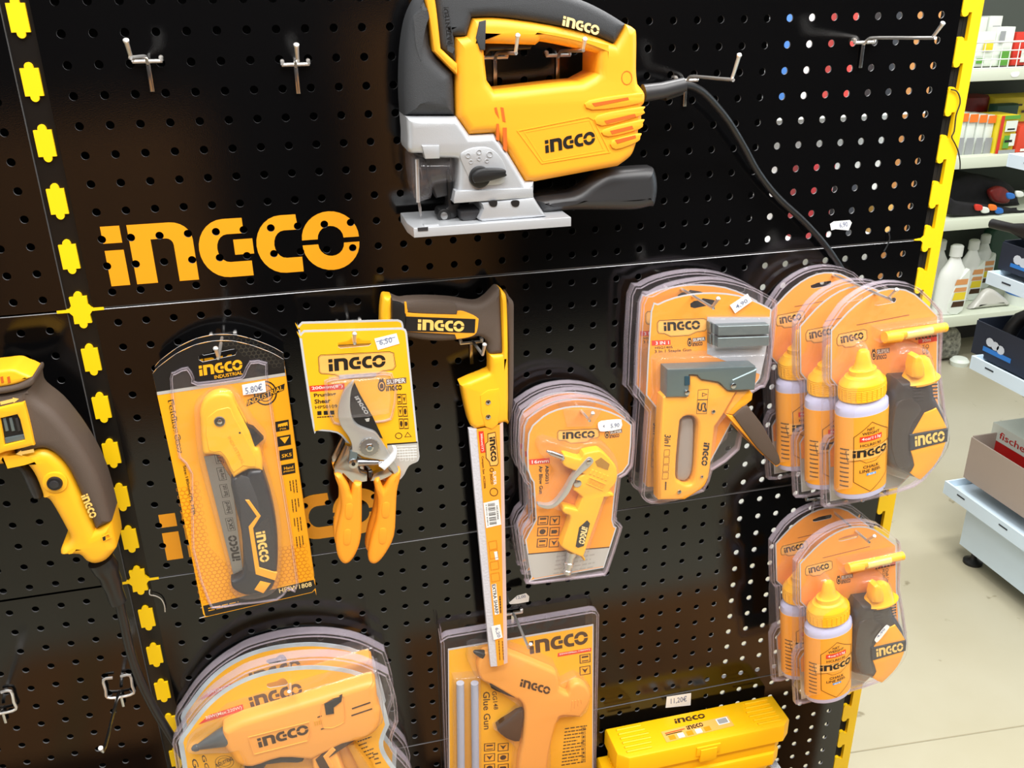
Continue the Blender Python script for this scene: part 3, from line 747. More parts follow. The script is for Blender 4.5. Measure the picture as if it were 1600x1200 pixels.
# ================================================================== compass saw
ZR = T(580, 440, 5.0); Z1 = T(720, 650, 6.0); WR = .050
t = thing('compass_saw', 'long compass saw with brown grip hanging by its handle over the board', 'compass saw', (*ZR((850, 500), .03), .03))
b = MB()
b.plate(sm(ZR([(155, 126), (155, 126), (230, 157), (300, 150), (450, 145), (640, 155), (820, 182), (900, 150), (960, 90), (990, 62), (1012, 62), (1012, 62), (1035, 568), (1035, 568), (928, 574), (918, 490), (880, 450), (840, 438), (760, 455), (640, 470), (500, 475), (330, 455), (155, 410), (155, 410)], WR), 4), .022, WR, GRIPB, .007, 3, rb=.006)
b.plate(sm(ZR([(278, 170), (280, 235), (640, 255), (665, 240), (665, 215), (640, 165), (450, 155)], WR), 3), WR - .001, WR + .001, GRIPB, .0008, 2)
b.plate(sm(ZR([(165, 150), (165, 150), (262, 180), (280, 235), (250, 400), (165, 400), (165, 400)], WR), 3), WR - .003, WR + .0012, BLK, .001, 2)
b.plate(sm(ZR([(258, 160), (258, 160), (275, 162), (285, 225), (320, 245), (665, 257), (665, 257), (672, 228), (672, 228), (715, 228), (800, 262), (838, 290), (838, 290), (822, 395), (760, 432), (665, 447), (665, 447), (652, 410), (652, 410), (270, 388), (270, 388), (270, 262), (262, 240)], WR), 3), WR - .001, WR + .0018, YEL, .0008, 2)
b.plate(ZR([(270, 268), (812, 288), (806, 396), (270, 384)], WR), WR, WR + .0023, BLK)
b.print2d(LOGO, FR(ZR, (361, 372), (721, 386), (363, 289), WR), WR + .0026, mat('ink_gold', (250, 205, 110)))
b.build('grip', t)
b = MB(); b.plate(sm(ZR([(95, 128), (130, 122), (160, 126), (160, 126), (166, 420), (166, 420), (80, 410), (75, 300), (80, 200)], WR), 3), .022, WR, YEL2, .006, 3, rb=.006); b.build('end_cap', t)
b = MB(); b.plate(sm(ZR([(1010, 62), (1010, 62), (1055, 105), (1068, 200), (1075, 500), (1075, 1080), (1045, 1108), (835, 1156), (800, 1145), (768, 1105), (712, 850), (716, 808), (900, 730), (932, 700), (926, 574), (926, 574), (1025, 570), (1025, 570), (1028, 480)], WR + .001), 3), .024, WR + .001, YEL2, .006, 3, rb=.005)
b.plate(sm(ZR([(850, 885), (980, 835), (1000, 860), (990, 1110), (890, 1130)], WR), 2), WR, WR + .0018, YEL2, .001, 2)
b.build('yellow_frame', t)
b = MB(); b.plate(sm(ZR([(1052, 104), (1090, 140), (1116, 172), (1118, 300), (1112, 940), (1072, 1085), (1074, 500)], .044), 3), .028, .044, GRIPB, .003, 2); b.build('rubber_spine', t)
b = MB()
for y in (938, 1052):
    q = ZR((911, y), WR); screw(b, q[0], q[1], WR + .002, .0034)
b.build('screw', t)
b = MB(); b.plate(Z1([(150, 60), (360, 60), (400, 2280), (345, 2300)], .046), .0445, .046, SILVERD); b.build('blade', t)
b = MB(); b.plate(Z1([(75, 130), (150, 120), (345, 2345), (280, 2350)], .050), .042, .050, mat('sleeve_white', (206, 206, 214), .35, bump=.6, bscale=300))
OS = mat('sleeve_orange', (252, 166, 40), .4)
b.plate(Z1([(148, 125), (366, 82), (403, 2325), (343, 2345)], .050), .0495, .0506, OS)
b.plate(Z1([(366, 82), (396, 60), (438, 2312), (403, 2325)], .050), .042, .0504, mat('sleeve_edge', (222, 190, 180), .3))
wq = .0510
def sl(bl, br_, tl): return FR(Z1, bl, br_, tl, .0508)
b.print2d(UNIT, sl((166, 145), (186, 345), (212, 140)), wq, INKR); b.text('300mm(12")', sl((178, 165), (192, 330), (203, 162)), wq + .0002, INKW)
b.plate(Z1([(230, 260), (252, 240), (250, 165), (325, 148), (355, 440), (340, 465), (275, 470), (265, 430), (235, 395)], .0508), .0505, wq, INKBR); b.plate(Z1([(236, 262), (258, 243), (256, 171), (320, 156), (349, 438), (336, 458), (280, 463), (271, 427), (241, 391)], .0508), .0505, wq + .0001, LOGOPLATE)
b.print2d(LOGO, sl((266, 200), (284, 428), (318, 190)), wq + .0004, INK)
b.text('Compass Saw  HCS3006', sl((188, 378), (212, 680), (214, 374)), wq, INKBR)
b.text('SUPER', sl((300, 520), (308, 648), (328, 516)), wq, INKW); b.text('INGCO', sl((272, 545), (282, 640), (296, 541)), wq, INKBR)
for cx, cy, r in ((290, 505, 20), (310, 712, 40)): b.outline(Z1([(cx + r * math.cos(a * .5236), cy + r * math.sin(a * .5236)) for a in range(12)], .0508), wq, .0009, INKBR)
b.print2d(UNIT, sl((212, 815), (238, 1050), (355, 782)), wq, PAPER)
for i in range(22):
    if (i * 7) % 5 != 1:
        y = 822 + i * 9.2; b.print2d(UNIT, sl((252 + i * .9, y), (252 + i * .9, y + 3.5 + (i % 3)), (318 + i * .9, y - 9)), wq + .0002, INK)
b.text('HCS3006', sl((330, 842), (342, 970), (346, 838)), wq + .0002, INK); b.text('6 942141 818010', sl((232, 830), (250, 1030), (242, 828)), wq + .0002, INK)
for i, y in enumerate((1180, 1265, 1370, 1480)):
    b.outline(Z1([(258 + i * 7, y), (335 + i * 8, y - 16), (345 + i * 8, y + 62), (268 + i * 7, y + 78)], .0508), wq, .0006, INKO)
b.plate(Z1([(312, 1275), (345, 1268), (352, 1345), (325, 1350)], .0508), .0506, wq, PAPER)
b.print2d(UNIT, sl((288, 1580), (318, 1865), (330, 1570)), wq, INKW); b.text('EXTRA SHARP', sl((292, 1582), (322, 1855), (324, 1574)), wq + .0002, INK)
b.strokes(sl((358, 1690), (366, 1850), (376, 1686)), wq, INK)
b.strokes(sl((352, 2105), (362, 2290), (362, 2102)), wq, INKBR)
b.strokes(sl((385, 2110), (396, 2290), (395, 2108)), wq, INKBR)
b.build('printed_sleeve', t)
b = MB(); b.plate(Z1([(285, 1975), (370, 1955), (392, 2075), (308, 2100)], .0515), .0512, .0518, PAPER); b.text('6,20', sl((315, 1985), (338, 2075), (350, 1975)), .052, mat('ink_blue_grey', (120, 130, 160), .6)); b.build('price_sticker', t)

# ================================================================== goods in clear packs
def flange(parent, outline, w0, w1, t=.0035, name='clear_clamshell', dome=None):
    """clear shell with a folded rim; dome = (outline, height, rounding)"""
    b = MB(); l = clean(outline)
    b.rim(l, w0, w1, .0010, CLEARR)
    if area2(l) < 0: l = l[::-1]
    b.rim(inset(l, t), w1 - .0012, w1 + .0014, .0010, CLEARR)
    b.flat(l, w1, CLEAR)
    for d in (dome or []):
        o_, h, r = d; b.plate(o_, w1, w1 + h, CLEAR, r, 4)
    return b.build(name, parent)
def logo_plate(b, tr, w, box, logo, ink=INK, plate=LOGOPLATE):
    """outlined badge with the lettering; box = 8-ish outline points"""
    b.plate(tr(box, w), w - .0001, w + .0002, INKBR)
    l = clean(tr(box, w)); l = l if area2(l) > 0 else l[::-1]
    b.flat(inset(l, .0006), w + .0003, plate); b.outline(inset(l, .0012), w + .00035, .0003, INKBR)
    b.print2d(LOGO, FR(tr, *logo, w), w + .0005, ink)
def icon(b, tr, w, bl, br, tl, kind, ink=INKBR, fill=None):
    fr = FR(tr, bl, br, tl, w)
    if fill: b.print2d(UNIT, fr, w + .0002, fill)
    b.print2d([[(0, 0), (1, 0), (1, .08), (0, .08)], [(0, .92), (1, .92), (1, 1), (0, 1)], [(0, 0), (.08, 0), (.08, 1), (0, 1)], [(.92, 0), (1, 0), (1, 1), (.92, 1)]], fr, w + .0003, ink)
    sh = {0: [[(.2, .6), (.8, .6), (.8, .8), (.2, .8)], [(.2, .2), (.8, .2), (.8, .3), (.2, .3)]], 1: [[(.2, .8), (.5, .2), (.8, .8), (.5, .6)]], 2: [arc(.5, .5, .3, .3, 0, 300, 8)], 3: [[(.2, .3), (.7, .3), (.8, .5), (.7, .7), (.2, .7)]]}[kind % 4]
    b.print2d(sh, fr, w + .0004, ink)
def super_mark(b, tr, w, bl, br, tl):
    fr = FR(tr, bl, br, tl, w); s_ = lambda *a: sub(fr, *a)
    b.print2d([arc(.14, .5, .13, .45, 0, 360, 14)], fr, w + .0002, INKBR); b.print2d([arc(.14, .5, .09, .3, 0, 360, 12)], fr, w + .0003, LOGOPLATE)
    b.print2d([[(.08, .3), (.2, .3), (.2, .6), (.14, .72), (.08, .6)], [(.05, .9), (.1, 1.1), (.14, .95), (.18, 1.12), (.23, .9)]], fr, w + .0004, INKBR)
    b.print2d(UNIT, s_(.30, .52, .98, .98), w + .0002, mat('ink_grey', (120, 96, 80), .5)); b.text('SUPER', s_(.33, .58, .95, .92), w + .0003, INKW)
    b.print2d(LOGO, s_(.28, .04, .82, .44), w + .0003, INKBR)
def para(b, tr, w, bl, br, tl, rows, ink=INKBR, seed=1):
    """small print: rows of short words"""
    rnd = random.Random(seed); fr = FR(tr, bl, br, tl, w)
    for i in range(rows):
        y0 = 1 - (i + .8) / rows; L = rnd.uniform(.55, 1.0); b.strokes(sub(fr, 0, y0, L, y0 + .5 / rows), w + .0002, ink, 5, seed + i)

# ------------------------------------------------------------------ folding saw packs
ZF = T(200, 480, 2.4); ZF2 = T(260, 600, 6.667); ZF3 = T(280, 780, 6.3158)
WC = .044
t = thing('folding_saw_pack', 'folding saw blister on black and orange card with price sticker, in front of its twin', 'folding saw', (*ZF((400, 600), WC), WC), 'folding saw packs on one hook')
cut = [(265, 183), (282, 176), (315, 170), (322, 150), (334, 150), (342, 166), (400, 156), (410, 165), (402, 180), (280, 206), (266, 198)]
out = [(92, 250), (92, 250), (112, 226), (180, 175), (250, 142), (320, 127), (395, 127), (470, 145), (540, 172), (583, 196), (583, 196), (645, 650), (703, 1050), (700, 1060), (690, 1070), (690, 1070), (300, 1160), (290, 1160), (282, 1150), (282, 1150), (190, 700)]
b = MB(); b.plate([sm(ZF(out, WC), 3), ZF(cut, WC)], WC - .0012, WC, mat('card_edge', (200, 202, 206), .4), mf=CARDO)
head = [(92, 250), (112, 226), (180, 175), (250, 142), (320, 127), (395, 127), (470, 145), (540, 172), (583, 196), (590, 250), (108, 322)]
w = WC + .0002
b.flat([ZF(head, w), ZF(cut, w)], w, CARDBLK)
b.plate(ZF([(108, 318), (589, 246), (591, 257), (110, 330)], w), w - .0003, w + .0001, CARDGREY)
foot_ = [(281, 1120), (696, 1022), (704, 1052), (690, 1068), (300, 1158), (290, 1158)]; b.flat(ZF(foot_, w), w, CARDBLK)
def inpoly(x, y, poly):
    c = False
    for i in range(len(poly)):
        (x1, y1), (x2, y2) = poly[i - 1], poly[i]
        if (y1 > y) != (y2 > y) and x < (x2 - x1) * (y - y1) / (y2 - y1) + x1: c = not c
    return c
lo_ = ZF([(180, 680), (262, 660), (300, 900), (500, 1060), (560, 1000), (570, 900), (665, 880), (690, 1020), (281, 1118), (230, 880)], w)
hx = .0034
def hexes(region, ink, ww, r=hx, th=.0003):
    us = [p[0] for p in region]; vs = [p[1] for p in region]; j = 0; v = min(vs)
    while v < max(vs):
        u = min(us) + (r * .87 if j % 2 else 0)
        while u < max(us):
            if inpoly(u, v, region): b.outline([(u + r * .96 * math.sin(a * math.pi / 3), v + r * .96 * math.cos(a * math.pi / 3)) for a in range(6)], ww, th, ink)
            u += r * 1.74
        v += r * 1.5; j += 1
hexes(lo_, INKO, w)
hexes(ZF([(330, 135), (400, 133), (470, 150), (540, 178), (572, 196), (578, 230), (430, 180), (400, 150)], w), mat('ink_dark_grey', (70, 66, 56), .5), w + .0001, .0030)
b.print2d(LOGO, FR(ZF, (269, 258), (430, 233), (265, 220), w), w + .0002, CARDY)
b.text('INDUSTRIAL', FR(ZF, (325, 269), (430, 251), (323, 256), w), w + .0002, CARDY)
b.text('Folding Saw', FR(ZF, (143, 352), (181, 552), (171, 345), w), w + .0001, INK, .06); b.text('Folding Saw', FR(ZF, (147, 356), (184, 548), (168, 350), w), w + .0003, CARDY, .02); b.text('Size:180mm(7"), 7TPI', FR(ZF, (203, 596), (240, 778), (217, 592), w), w + .0001, INK)
b.rim(ZF([(515 + 44 * math.cos(a * .2618), 322 + 46 * math.sin(a * .2618)) for a in range(24)], w), w - .0001, w + .0001, .0016, INK)
b.outline(ZF([(515 + 30 * math.cos(a * .2618), 322 + 32 * math.sin(a * .2618)) for a in range(24)], w), w + .0001, .0009, INK)
b.print2d(UNIT, FR(ZF, (445, 372), (585, 310), (447, 348), w), w + .0002, INK); b.text('INDUSTRIAL', FR(ZF, (450, 368), (582, 309), (448, 350), w), w + .0003, CARDY)
for i, (x, y) in enumerate(((555, 468), (562, 524), (570, 576), (578, 630))):
    b.print2d(UNIT, FR(ZF, (x, y), (x + 50, y - 9), (x - 3, y - 38), w), w + .0001, INK)
    if i == 2: b.text('SK5', FR(ZF, (x + 7, y - 11), (x + 44, y - 18), (x + 6, y - 24), w), w + .0002, CARDY)
    elif i == 3: b.text('Hand', FR(ZF, (x + 8, y - 20), (x + 42, y - 26), (x + 7, y - 31), w), w + .0002, CARDY); b.text('protection', FR(ZF, (x + 6, y - 8), (x + 46, y - 15), (x + 5, y - 17), w), w + .0002, CARDY)
    elif i == 0: b.print2d([[(0, 0), (.12, .25), (.25, 0), (.37, .25), (.5, 0), (.62, .25), (.75, 0), (.87, .25), (1, 0), (1, 1), (0, .8)]], FR(ZF, (x + 8, y - 17), (x + 44, y - 23), (x + 7, y - 32), w), w + .0002, CARDY); b.text('7TPI', FR(ZF, (x + 14, y - 6), (x + 38, y - 10), (x + 13, y - 13), w), w + .0002, CARDY)
    else: b.print2d([[(0, 1), (.35, .3), (.5, 0), (.65, .3), (1, 1)]], FR(ZF, (x + 8, y - 10), (x + 44, y - 16), (x + 7, y - 34), w), w + .0002, CARDY)
for i in range(4):
    para(b, ZF, w, (600 + i * 8 + 2, 652 + i * 70), (608 + i * 8, 706 + i * 70), (636 + i * 8, 645 + i * 70), 3, INKBR, i)
b.text('HFSW1808', FR(ZF, (568, 1072), (690, 1046), (565, 1055), w), w + .0003, mat('ink_cream', (250, 220, 150)))
para(b, ZF, w, (302, 1142), (440, 1112), (300, 1124), 2, CARDY, 5)
b.build('printed_card', t)
WS = WC + .016
saw_out = [(370, 700), (350, 400), (345, 300), (380, 200), (450, 130), (520, 102), (600, 96), (680, 130), (730, 235), (860, 485), (920, 655), (965, 690), (1000, 800), (1003, 912), (1003, 912), (860, 900), (700, 990), (700, 990), (650, 900), (600, 800), (560, 760), (480, 745), (400, 745)]
b = MB(); b.plate(sm(ZF2(saw_out, WS), 3), WC + .001, WS, YEL2, .005, 3)
b.plate(sm(ZF2([(420, 350), (640, 240), (700, 330), (900, 700), (930, 860), (800, 850), (700, 920), (640, 800), (560, 700), (440, 690)], WS), 2), WS - .002, WS + .0008, YEL2, .0007, 1)
b.text('INDUSTRIAL', FR(ZF2, (635, 555), (790, 840), (665, 535), WS), WS + .001, mat('emboss_yellow', (232, 160, 20), .5))
b.build('saw_head', t)
b = MB(); q = ZF2((555, 385), WS); b.disc(q[0], q[1], WS, WS + .0025, .0063, SILVERD, .001, 24); b.disc(q[0], q[1], WS, WS + .0032, .0032, CHROMED, .001, 18); b.disc(*ZF2((765, 505), WS), WS, WS + .0011, .0012, BLK, 0, 12); b.build('pivot_screw', t)
b = MB(); b.plate(ZF2([(735, 235), (850, 450), (905, 470), (1012, 580), (920, 662), (862, 490)], WS - .003), WC + .003, WS - .003, BLK, .0012, 2); b.build('release_lever', t)
b = MB(); wb = WC + .006
b.plate(ZF([(285, 560), (330, 555), (385, 640), (395, 700), (430, 985), (395, 1002), (380, 940), (345, 800), (310, 660)], wb), wb - .001, wb, SILVERD)
b.print2d(LOGO, FR(ZF3, (608, 600), (560, 352), (528, 612), wb), wb + .0002, INK)
for i, tx in enumerate(('SK5', 'Hard', 'fast cut', 'Long life', '7TPI')):
    x, y = 378 - i * 11, 838 - i * 63
    fr = FR(ZF, (x + 26, y - 2), (x + 14, y - 50), (x - 2, y + 2), wb); b.outline([(fr[0][0] + fr[1][0] * a + fr[2][0] * c, fr[0][1] + fr[1][1] * a + fr[2][1] * c) for a, c in ((0, 0), (1, 0), (1, 1), (0, 1))], wb + .0002, .0005, INK)
    b.text(tx, sub(fr, .1, .15, .9, .75), wb + .0002, INK)
b.build('saw_blade', t)
b = MB(); b.plate(sm(ZF([(386, 650), (440, 640), (455, 618), (503, 612), (503, 612), (532, 700), (553, 800), (562, 900), (558, 1000), (540, 1060), (500, 1080), (440, 1085), (392, 1060), (385, 1030), (385, 1030), (420, 1016), (432, 980), (425, 850), (400, 740)], WS + .001), 3), WC + .001, WS + .001, mat('grip_black', (34, 38, 44), .35), .006, 4); 
b.plate(ZF3([(650, 0), (690, 0), (805, 160), (730, 280), (790, 665), (968, 720), (948, 797), (755, 735), (685, 265), (765, 165)], WS), WS - .001, WS + .0019, YEL, .0006, 1)
b.plate(ZF3([(800, 800), (905, 825), (832, 925), (740, 888)], WS), WS - .001, WS + .0016, YEL, .001, 2)
b.plate(ZF3([(745, 290), (880, 150), (930, 400), (960, 700), (800, 655)], WS), WS - .001, WS + .0014, DGREY, .0008, 1)
b.print2d(LOGO, FR(ZF3, (754, 322), (802, 620), (845, 304), WS), WS + .0018, mat('ink_gold', (250, 205, 110)))
b.plate(sm(ZF([(400, 650), (455, 640), (500, 780), (460, 822), (490, 980), (450, 985), (430, 880), (420, 740)], WS), 2), WS - .001, WS + .0012, GRIP, .001, 2)
b.build('handle', t)
flange(t, sm(ZF([(158, 262), (175, 240), (225, 222), (250, 262), (262, 280), (400, 262), (430, 250), (455, 200), (520, 205), (525, 250), (575, 600), (640, 1030), (600, 1055), (560, 1095), (420, 1112), (330, 1125), (300, 1100), (240, 900), (235, 620), (190, 560), (170, 400)], WC), 2), WC + .0004, WC + .0030, .002, 'clear_blister',
       [(sm(ZF([(260, 560), (248, 430), (250, 370), (300, 325), (365, 308), (410, 330), (470, 430), (520, 490), (505, 540), (530, 640), (572, 800), (576, 960), (560, 1060), (500, 1095), (420, 1098), (380, 1060), (378, 1010), (350, 900), (290, 680)], WC + .017), 3), .0155, .006)])
b = MB(); b.plate(ZF([(427, 292), (514, 276), (518, 318), (432, 330)], WC + .004), WC + .0035, WC + .004, PAPER); b.text('5.80€', FR(ZF, (442, 322), (506, 306), (438, 296), WC), WC + .0042, mat('ink_blue_grey', (120, 130, 160), .6)); b.build('price_sticker', t)
copy_tree(t, (.0, .0, -.0215), 'rear one of the two folding saw packs, only its black top edge showing', group='folding saw packs on one hook', skip=('price_sticker',))

# ------------------------------------------------------------------ pruning shears
ZS = T(440, 440, 2.6075); ZT = T(500, 590, 6.0); WC = .076
t = thing('pruning_shear_pack', 'pruning shears with orange grips on an orange card, hanging in front of another', 'pruning shears', (*ZS((300, 500), WC), WC), 'pruning shears on one hook')
cut = [(230, 250), (270, 242), (285, 232), (315, 230), (330, 240), (362, 240), (366, 254), (355, 262), (240, 272), (230, 266)]
out = [(75, 232), (75, 215), (90, 199), (90, 199), (488, 188), (488, 188), (506, 196), (512, 214), (512, 214), (562, 712), (562, 712), (554, 733), (520, 750), (500, 785), (484, 806), (484, 806), (400, 806), (300, 700), (265, 655), (225, 617), (140, 607), (140, 607), (127, 590)]
b = MB(); b.plate([sm(ZS(out, WC), 3), ZS(cut, WC)], WC - .0012, WC, mat('card_edge', (200, 202, 206), .4))
l = sm(ZS(out, WC), 3); l = clean(l); l = l if area2(l) > 0 else l[::-1]; w = WC + .0002
c_ = ZS([(430, 665), (555, 657), (560, 712), (552, 732), (520, 748), (498, 785), (482, 800), (440, 790)], w)
b.flat([inset(l, .0022), ZS(cut, w)], w, CARDSH); b.flat(c_, w + .0001, CARDGREY); b.plate(ZS([(430, 660), (553, 652), (554, 657), (430, 666)], w), w - .0001, w + .0002, INK)
logo_plate(b, ZS, w, [(148, 308), (158, 298), (440, 284), (458, 290), (466, 345), (455, 360), (410, 366), (370, 394), (255, 396), (215, 380), (160, 376), (152, 368)], ((193, 366), (424, 346), (190, 316)))
b.print2d([[(0, 0), (1, 0), (1, 1), (0, 1)]], FR(ZS, (235, 396), (385, 386), (235, 380), w), w + .0005, CARDGREY); b.text('www.ingco.com', FR(ZS, (252, 392), (368, 383), (252, 384), w), w + .0006, INKW)
b.print2d(UNIT, FR(ZS, (116, 449), (258, 438), (113, 425), w), w + .0002, INKR); b.text('200mm(8")', FR(ZS, (124, 444), (250, 433), (122, 428), w), w + .0004, INKW)
b.text('Pruning', FR(ZS, (133, 475), (222, 468), (131, 456), w), w + .0002, INKBR, .03); b.text('Shear', FR(ZS, (135, 498), (200, 493), (133, 480), w), w + .0002, INKBR, .03); b.text('HPS0109', FR(ZS, (138, 519), (228, 513), (136, 506), w), w + .0002, INKBR)
for i in range(3): b.plate(ZS([(145 + i * 26, 528 - i), (162 + i * 26, 527 - i), (163 + i * 26, 543 - i), (146 + i * 26, 544 - i)], w), w - .0001, w + .0002, INK)
b.strokes(FR(ZS, (145, 556), (212, 552), (145, 549), w), w + .0002, INKBR)
super_mark(b, ZS, w, (392, 452), (512, 440), (389, 400))
for i in range(3):
    x, y = 472 + i * 4, 500 + i * 50; 
    for k in range(2): icon(b, ZS, w, (x + k * 20, y), (x + 18 + k * 20, y - 1), (x - 3 + k * 20, y - 42), i + k)
b.outline(ZS([(477 + 15 * math.cos(a * .5236), 628 + 13 * math.sin(a * .5236)) for a in range(12)], w), w + .0002, .0009, INKBR); b.outline(ZS([(500, 634), (530, 632), (513, 612)], w), w + .0002, .0007, INKBR)
for i in range(5): b.plate(ZS([(470, 672 + i * 11), (550, 668 + i * 11), (551, 671 + i * 11), (470, 675 + i * 11)], w), w, w + .0002, PAPER)
for i in range(3): b.outline(ZS([(478 + i * 22, 680), (492 + i * 22, 678), (496 + i * 22, 728), (482 + i * 22, 731)], w), w + .0003, .0004, PAPER)
b.build('printed_card', t)
WT = WC + .014
b = MB(); b.plate(ZT([(325, 50), (375, 160), (500, 380), (590, 575), (520, 540), (440, 500), (350, 450), (300, 370), (280, 250), (290, 120)], WT - .006), WT - .0085, WT - .006, BLK)
b.print2d(LOGO, FR(ZT, (325, 200), (430, 365), (360, 188), WT), WT - .0056, mat('ink_lightgrey', (170, 170, 170), .5)); b.plate(ZT([(425, 408), (470, 398), (465, 430), (440, 432)], WT), WT - .007, WT - .0056, CARDGREY)
b.build('cutting_blade', t)
b = MB(); b.plate(sm(ZT([(320, 36), (320, 36), (240, 110), (190, 220), (170, 350), (200, 460), (270, 560), (300, 640), (298, 695), (298, 695), (350, 715), (420, 750), (560, 775), (610, 790), (700, 912), (700, 912), (748, 890), (748, 890), (690, 770), (640, 700), (580, 600), (520, 520), (440, 490), (360, 455), (310, 395), (285, 290), (290, 150)], WT), 3), WT - .006, WT, mat('satin_steel', (196, 196, 194), .34, .65), .0014, 2)
b.build('hook_blade', t)
b = MB(); q = ZT((462, 645), WT); b.disc(*q, WT, WT + .003, .0115, SILVERD, .001, 26)
for a in range(16): b.disc(q[0] + .0105 * math.cos(a * math.pi / 8), q[1] + .0105 * math.sin(a * math.pi / 8), WT, WT + .0028, .0016, CHROMED, 0, 8)
b.disc(*q, WT, WT + .005, .0055, CHROMED, .001, 6); b.disc(*q, WT, WT + .006, .0028, ZINC, .001, 14); b.build('pivot_bolt', t)
b = MB(); b.plate(ZT([(238, 630), (292, 655), (290, 700), (350, 700), (345, 800), (385, 885), (445, 905), (445, 975), (350, 992), (320, 1000), (215, 900), (200, 965), (140, 915), (128, 850)], WT - .003), WT - .012, WT - .003, CHROMED, .002, 2)
b.plate(ZT([(285, 690), (355, 700), (345, 790), (300, 830), (270, 780)], WT), WT - .005, WT, ZINC, .001, 2); b.disc(*ZT((312, 800), WT), WT - .004, WT + .003, .0062, CHROMED, .001, 18); b.disc(*ZT((312, 800), WT), WT, WT + .0034, .0024, INK, 0, 10)
b.plate(ZT([(500, 905), (640, 850), (700, 912), (560, 970), (470, 972)], WT - .003), WT - .010, WT - .003, CHROMED, .0015, 2); b.plate(ZT([(455, 885), (490, 880), (488, 945), (458, 945)], WT), WT - .006, WT - .001, BLK, .001, 1)
b.build('handle_tang', t)
b = MB(); p0 = ZT((345, 800), WT); p1 = ZT((560, 800), WT); b.lathe((*p0, WT - .002), (p1[0] - p0[0], p1[1] - p0[1], 0), [(0, .003)] + [(x * .0006 + .001, .0046 - x * .00004 + (.0006 if x % 2 else 0)) for x in range(42)] + [(.027, .002), (.034, .0015)], CHROMED, 18); b.build('spring', t)
b = MB(); b.plate(sm(ZT([(555, 835), (555, 835), (640, 770), (685, 700), (680, 650), (680, 650), (715, 660), (722, 700), (700, 775), (605, 872), (605, 872)], WT + .004), 3), WT - .001, WT + .004, mat('strap_white', (232, 236, 242), .25), .001, 2); b.build('locking_strap', t)
SHG = mat('shear_grip_orange', (250, 160, 36), .5)
for lp, dm in (([(216, 792), (246, 792), (246, 792), (275, 840), (285, 870), (295, 826), (328, 826), (328, 826), (328, 950), (324, 1050), (305, 1110), (278, 1148), (250, 1152), (228, 1118), (222, 1050), (235, 980), (245, 930), (238, 860)], ((276, 930), (268, 1035))),
               ([(380, 812), (400, 804), (400, 804), (418, 850), (440, 810), (478, 772), (488, 790), (472, 860), (467, 950), (460, 1040), (430, 1105), (395, 1148), (368, 1153), (354, 1130), (365, 1060), (388, 980), (395, 900), (382, 845)], ((425, 925), (412, 1030)))):
    b = MB(); b.plate(sm(ZS(lp, WT + .002), 3), WT - .014, WT + .003, SHG, .006, 4, rb=.004)
    for x, y in dm:
        b.plate(sm(ZS([(x - 14, y - 26), (x + 14, y - 26), (x + 10, y + 28), (x - 16, y + 28)], WT), 3), WT, WT + .0036, SHG, .0009, 2)
    b.build('grip', t)
flange(t, sm(ZS([(175, 420), (200, 390), (420, 366), (455, 385), (470, 440), (455, 540), (420, 570), (240, 585), (200, 560), (180, 500)], WC), 2), WC + .0004, WC + .0020, .002, 'clear_blister',
       [(sm(ZS([(195, 430), (215, 402), (410, 385), (440, 410), (445, 520), (410, 545), (240, 560), (215, 540)], WC + .018), 3), .019, .006)])
b = MB(); b.plate(ZS([(378, 232), (468, 210), (480, 252), (392, 278)], w), w + .0003, w + .0006, PAPER); b.text('6,50', FR(ZS, (400, 262), (452, 250), (396, 236), w), w + .0008, mat('ink_blue_grey', (120, 130, 160), .6)); b.plate(ZS([(385, 243), (462, 224), (463, 227), (386, 246)], w), w, w + .0007, mat('ink_blue_grey', (120, 130, 160))); b.build('price_sticker', t)
copy_tree(t, (-.001, .002, -.024), 'rear pruning shears, its orange card edge showing above the front card', group='pruning shears on one hook', skip=('price_sticker', 'clear_blister'))

# ------------------------------------------------------------------ blow gun packs
ZA = T(780, 560, 3.332); WC = .066
GR = 'blow gun packs on one hook'
t = thing('blow_gun_pack', 'front air blow gun in clear clamshell with a white price sticker', 'blow gun', (*ZA((400, 700), WC), WC), GR)
shell_o = [(112, 350), (160, 285), (250, 232), (330, 208), (430, 198), (540, 215), (640, 262), (705, 325), (705, 325), (708, 360), (696, 560), (632, 622), (632, 622), (606, 840), (606, 840), (636, 872), (634, 900), (566, 1108), (540, 1130), (540, 1130), (180, 1174), (140, 1162), (140, 1162), (105, 940), (160, 850), (160, 850), (150, 660), (150, 660), (108, 590)]
card = [(152, 392), (200, 325), (260, 282), (340, 255), (430, 248), (530, 262), (630, 300), (690, 345), (690, 345), (676, 550), (616, 610), (616, 610), (590, 840), (612, 880), (612, 880), (545, 1090), (545, 1090), (185, 1153), (168, 1140), (135, 945), (135, 945), (190, 840), (190, 840), (178, 645), (178, 645), (148, 580)]
b = MB(); b.plate(sm(ZA(card, WC), 2), WC - .001, WC, mat('card_edge', (200, 202, 206))); w = WC + .0002
l = clean(sm(ZA(card, w), 2)); l = l if area2(l) > 0 else l[::-1]; ii = inset(l, .0018)
b.flat(ii, w, mat('card_deep_orange', (254, 160, 30), .5))
b.flat(ZA([(150, 1020), (572, 985), (542, 1082), (184, 1145), (172, 1132)], w), w + .0001, CARDGREY); b.plate(ZA([(150, 1016), (574, 980), (573, 985), (151, 1021)], w), w, w + .0003, INKBR)
logo_plate(b, ZA, w, [(302, 385), (312, 374), (505, 364), (520, 372), (522, 405), (512, 414), (480, 420), (455, 438), (370, 444), (345, 430), (310, 428), (302, 418)], ((330, 420), (497, 412), (330, 384)))
super_mark(b, ZA, w, (548, 420), (642, 408), (547, 378))
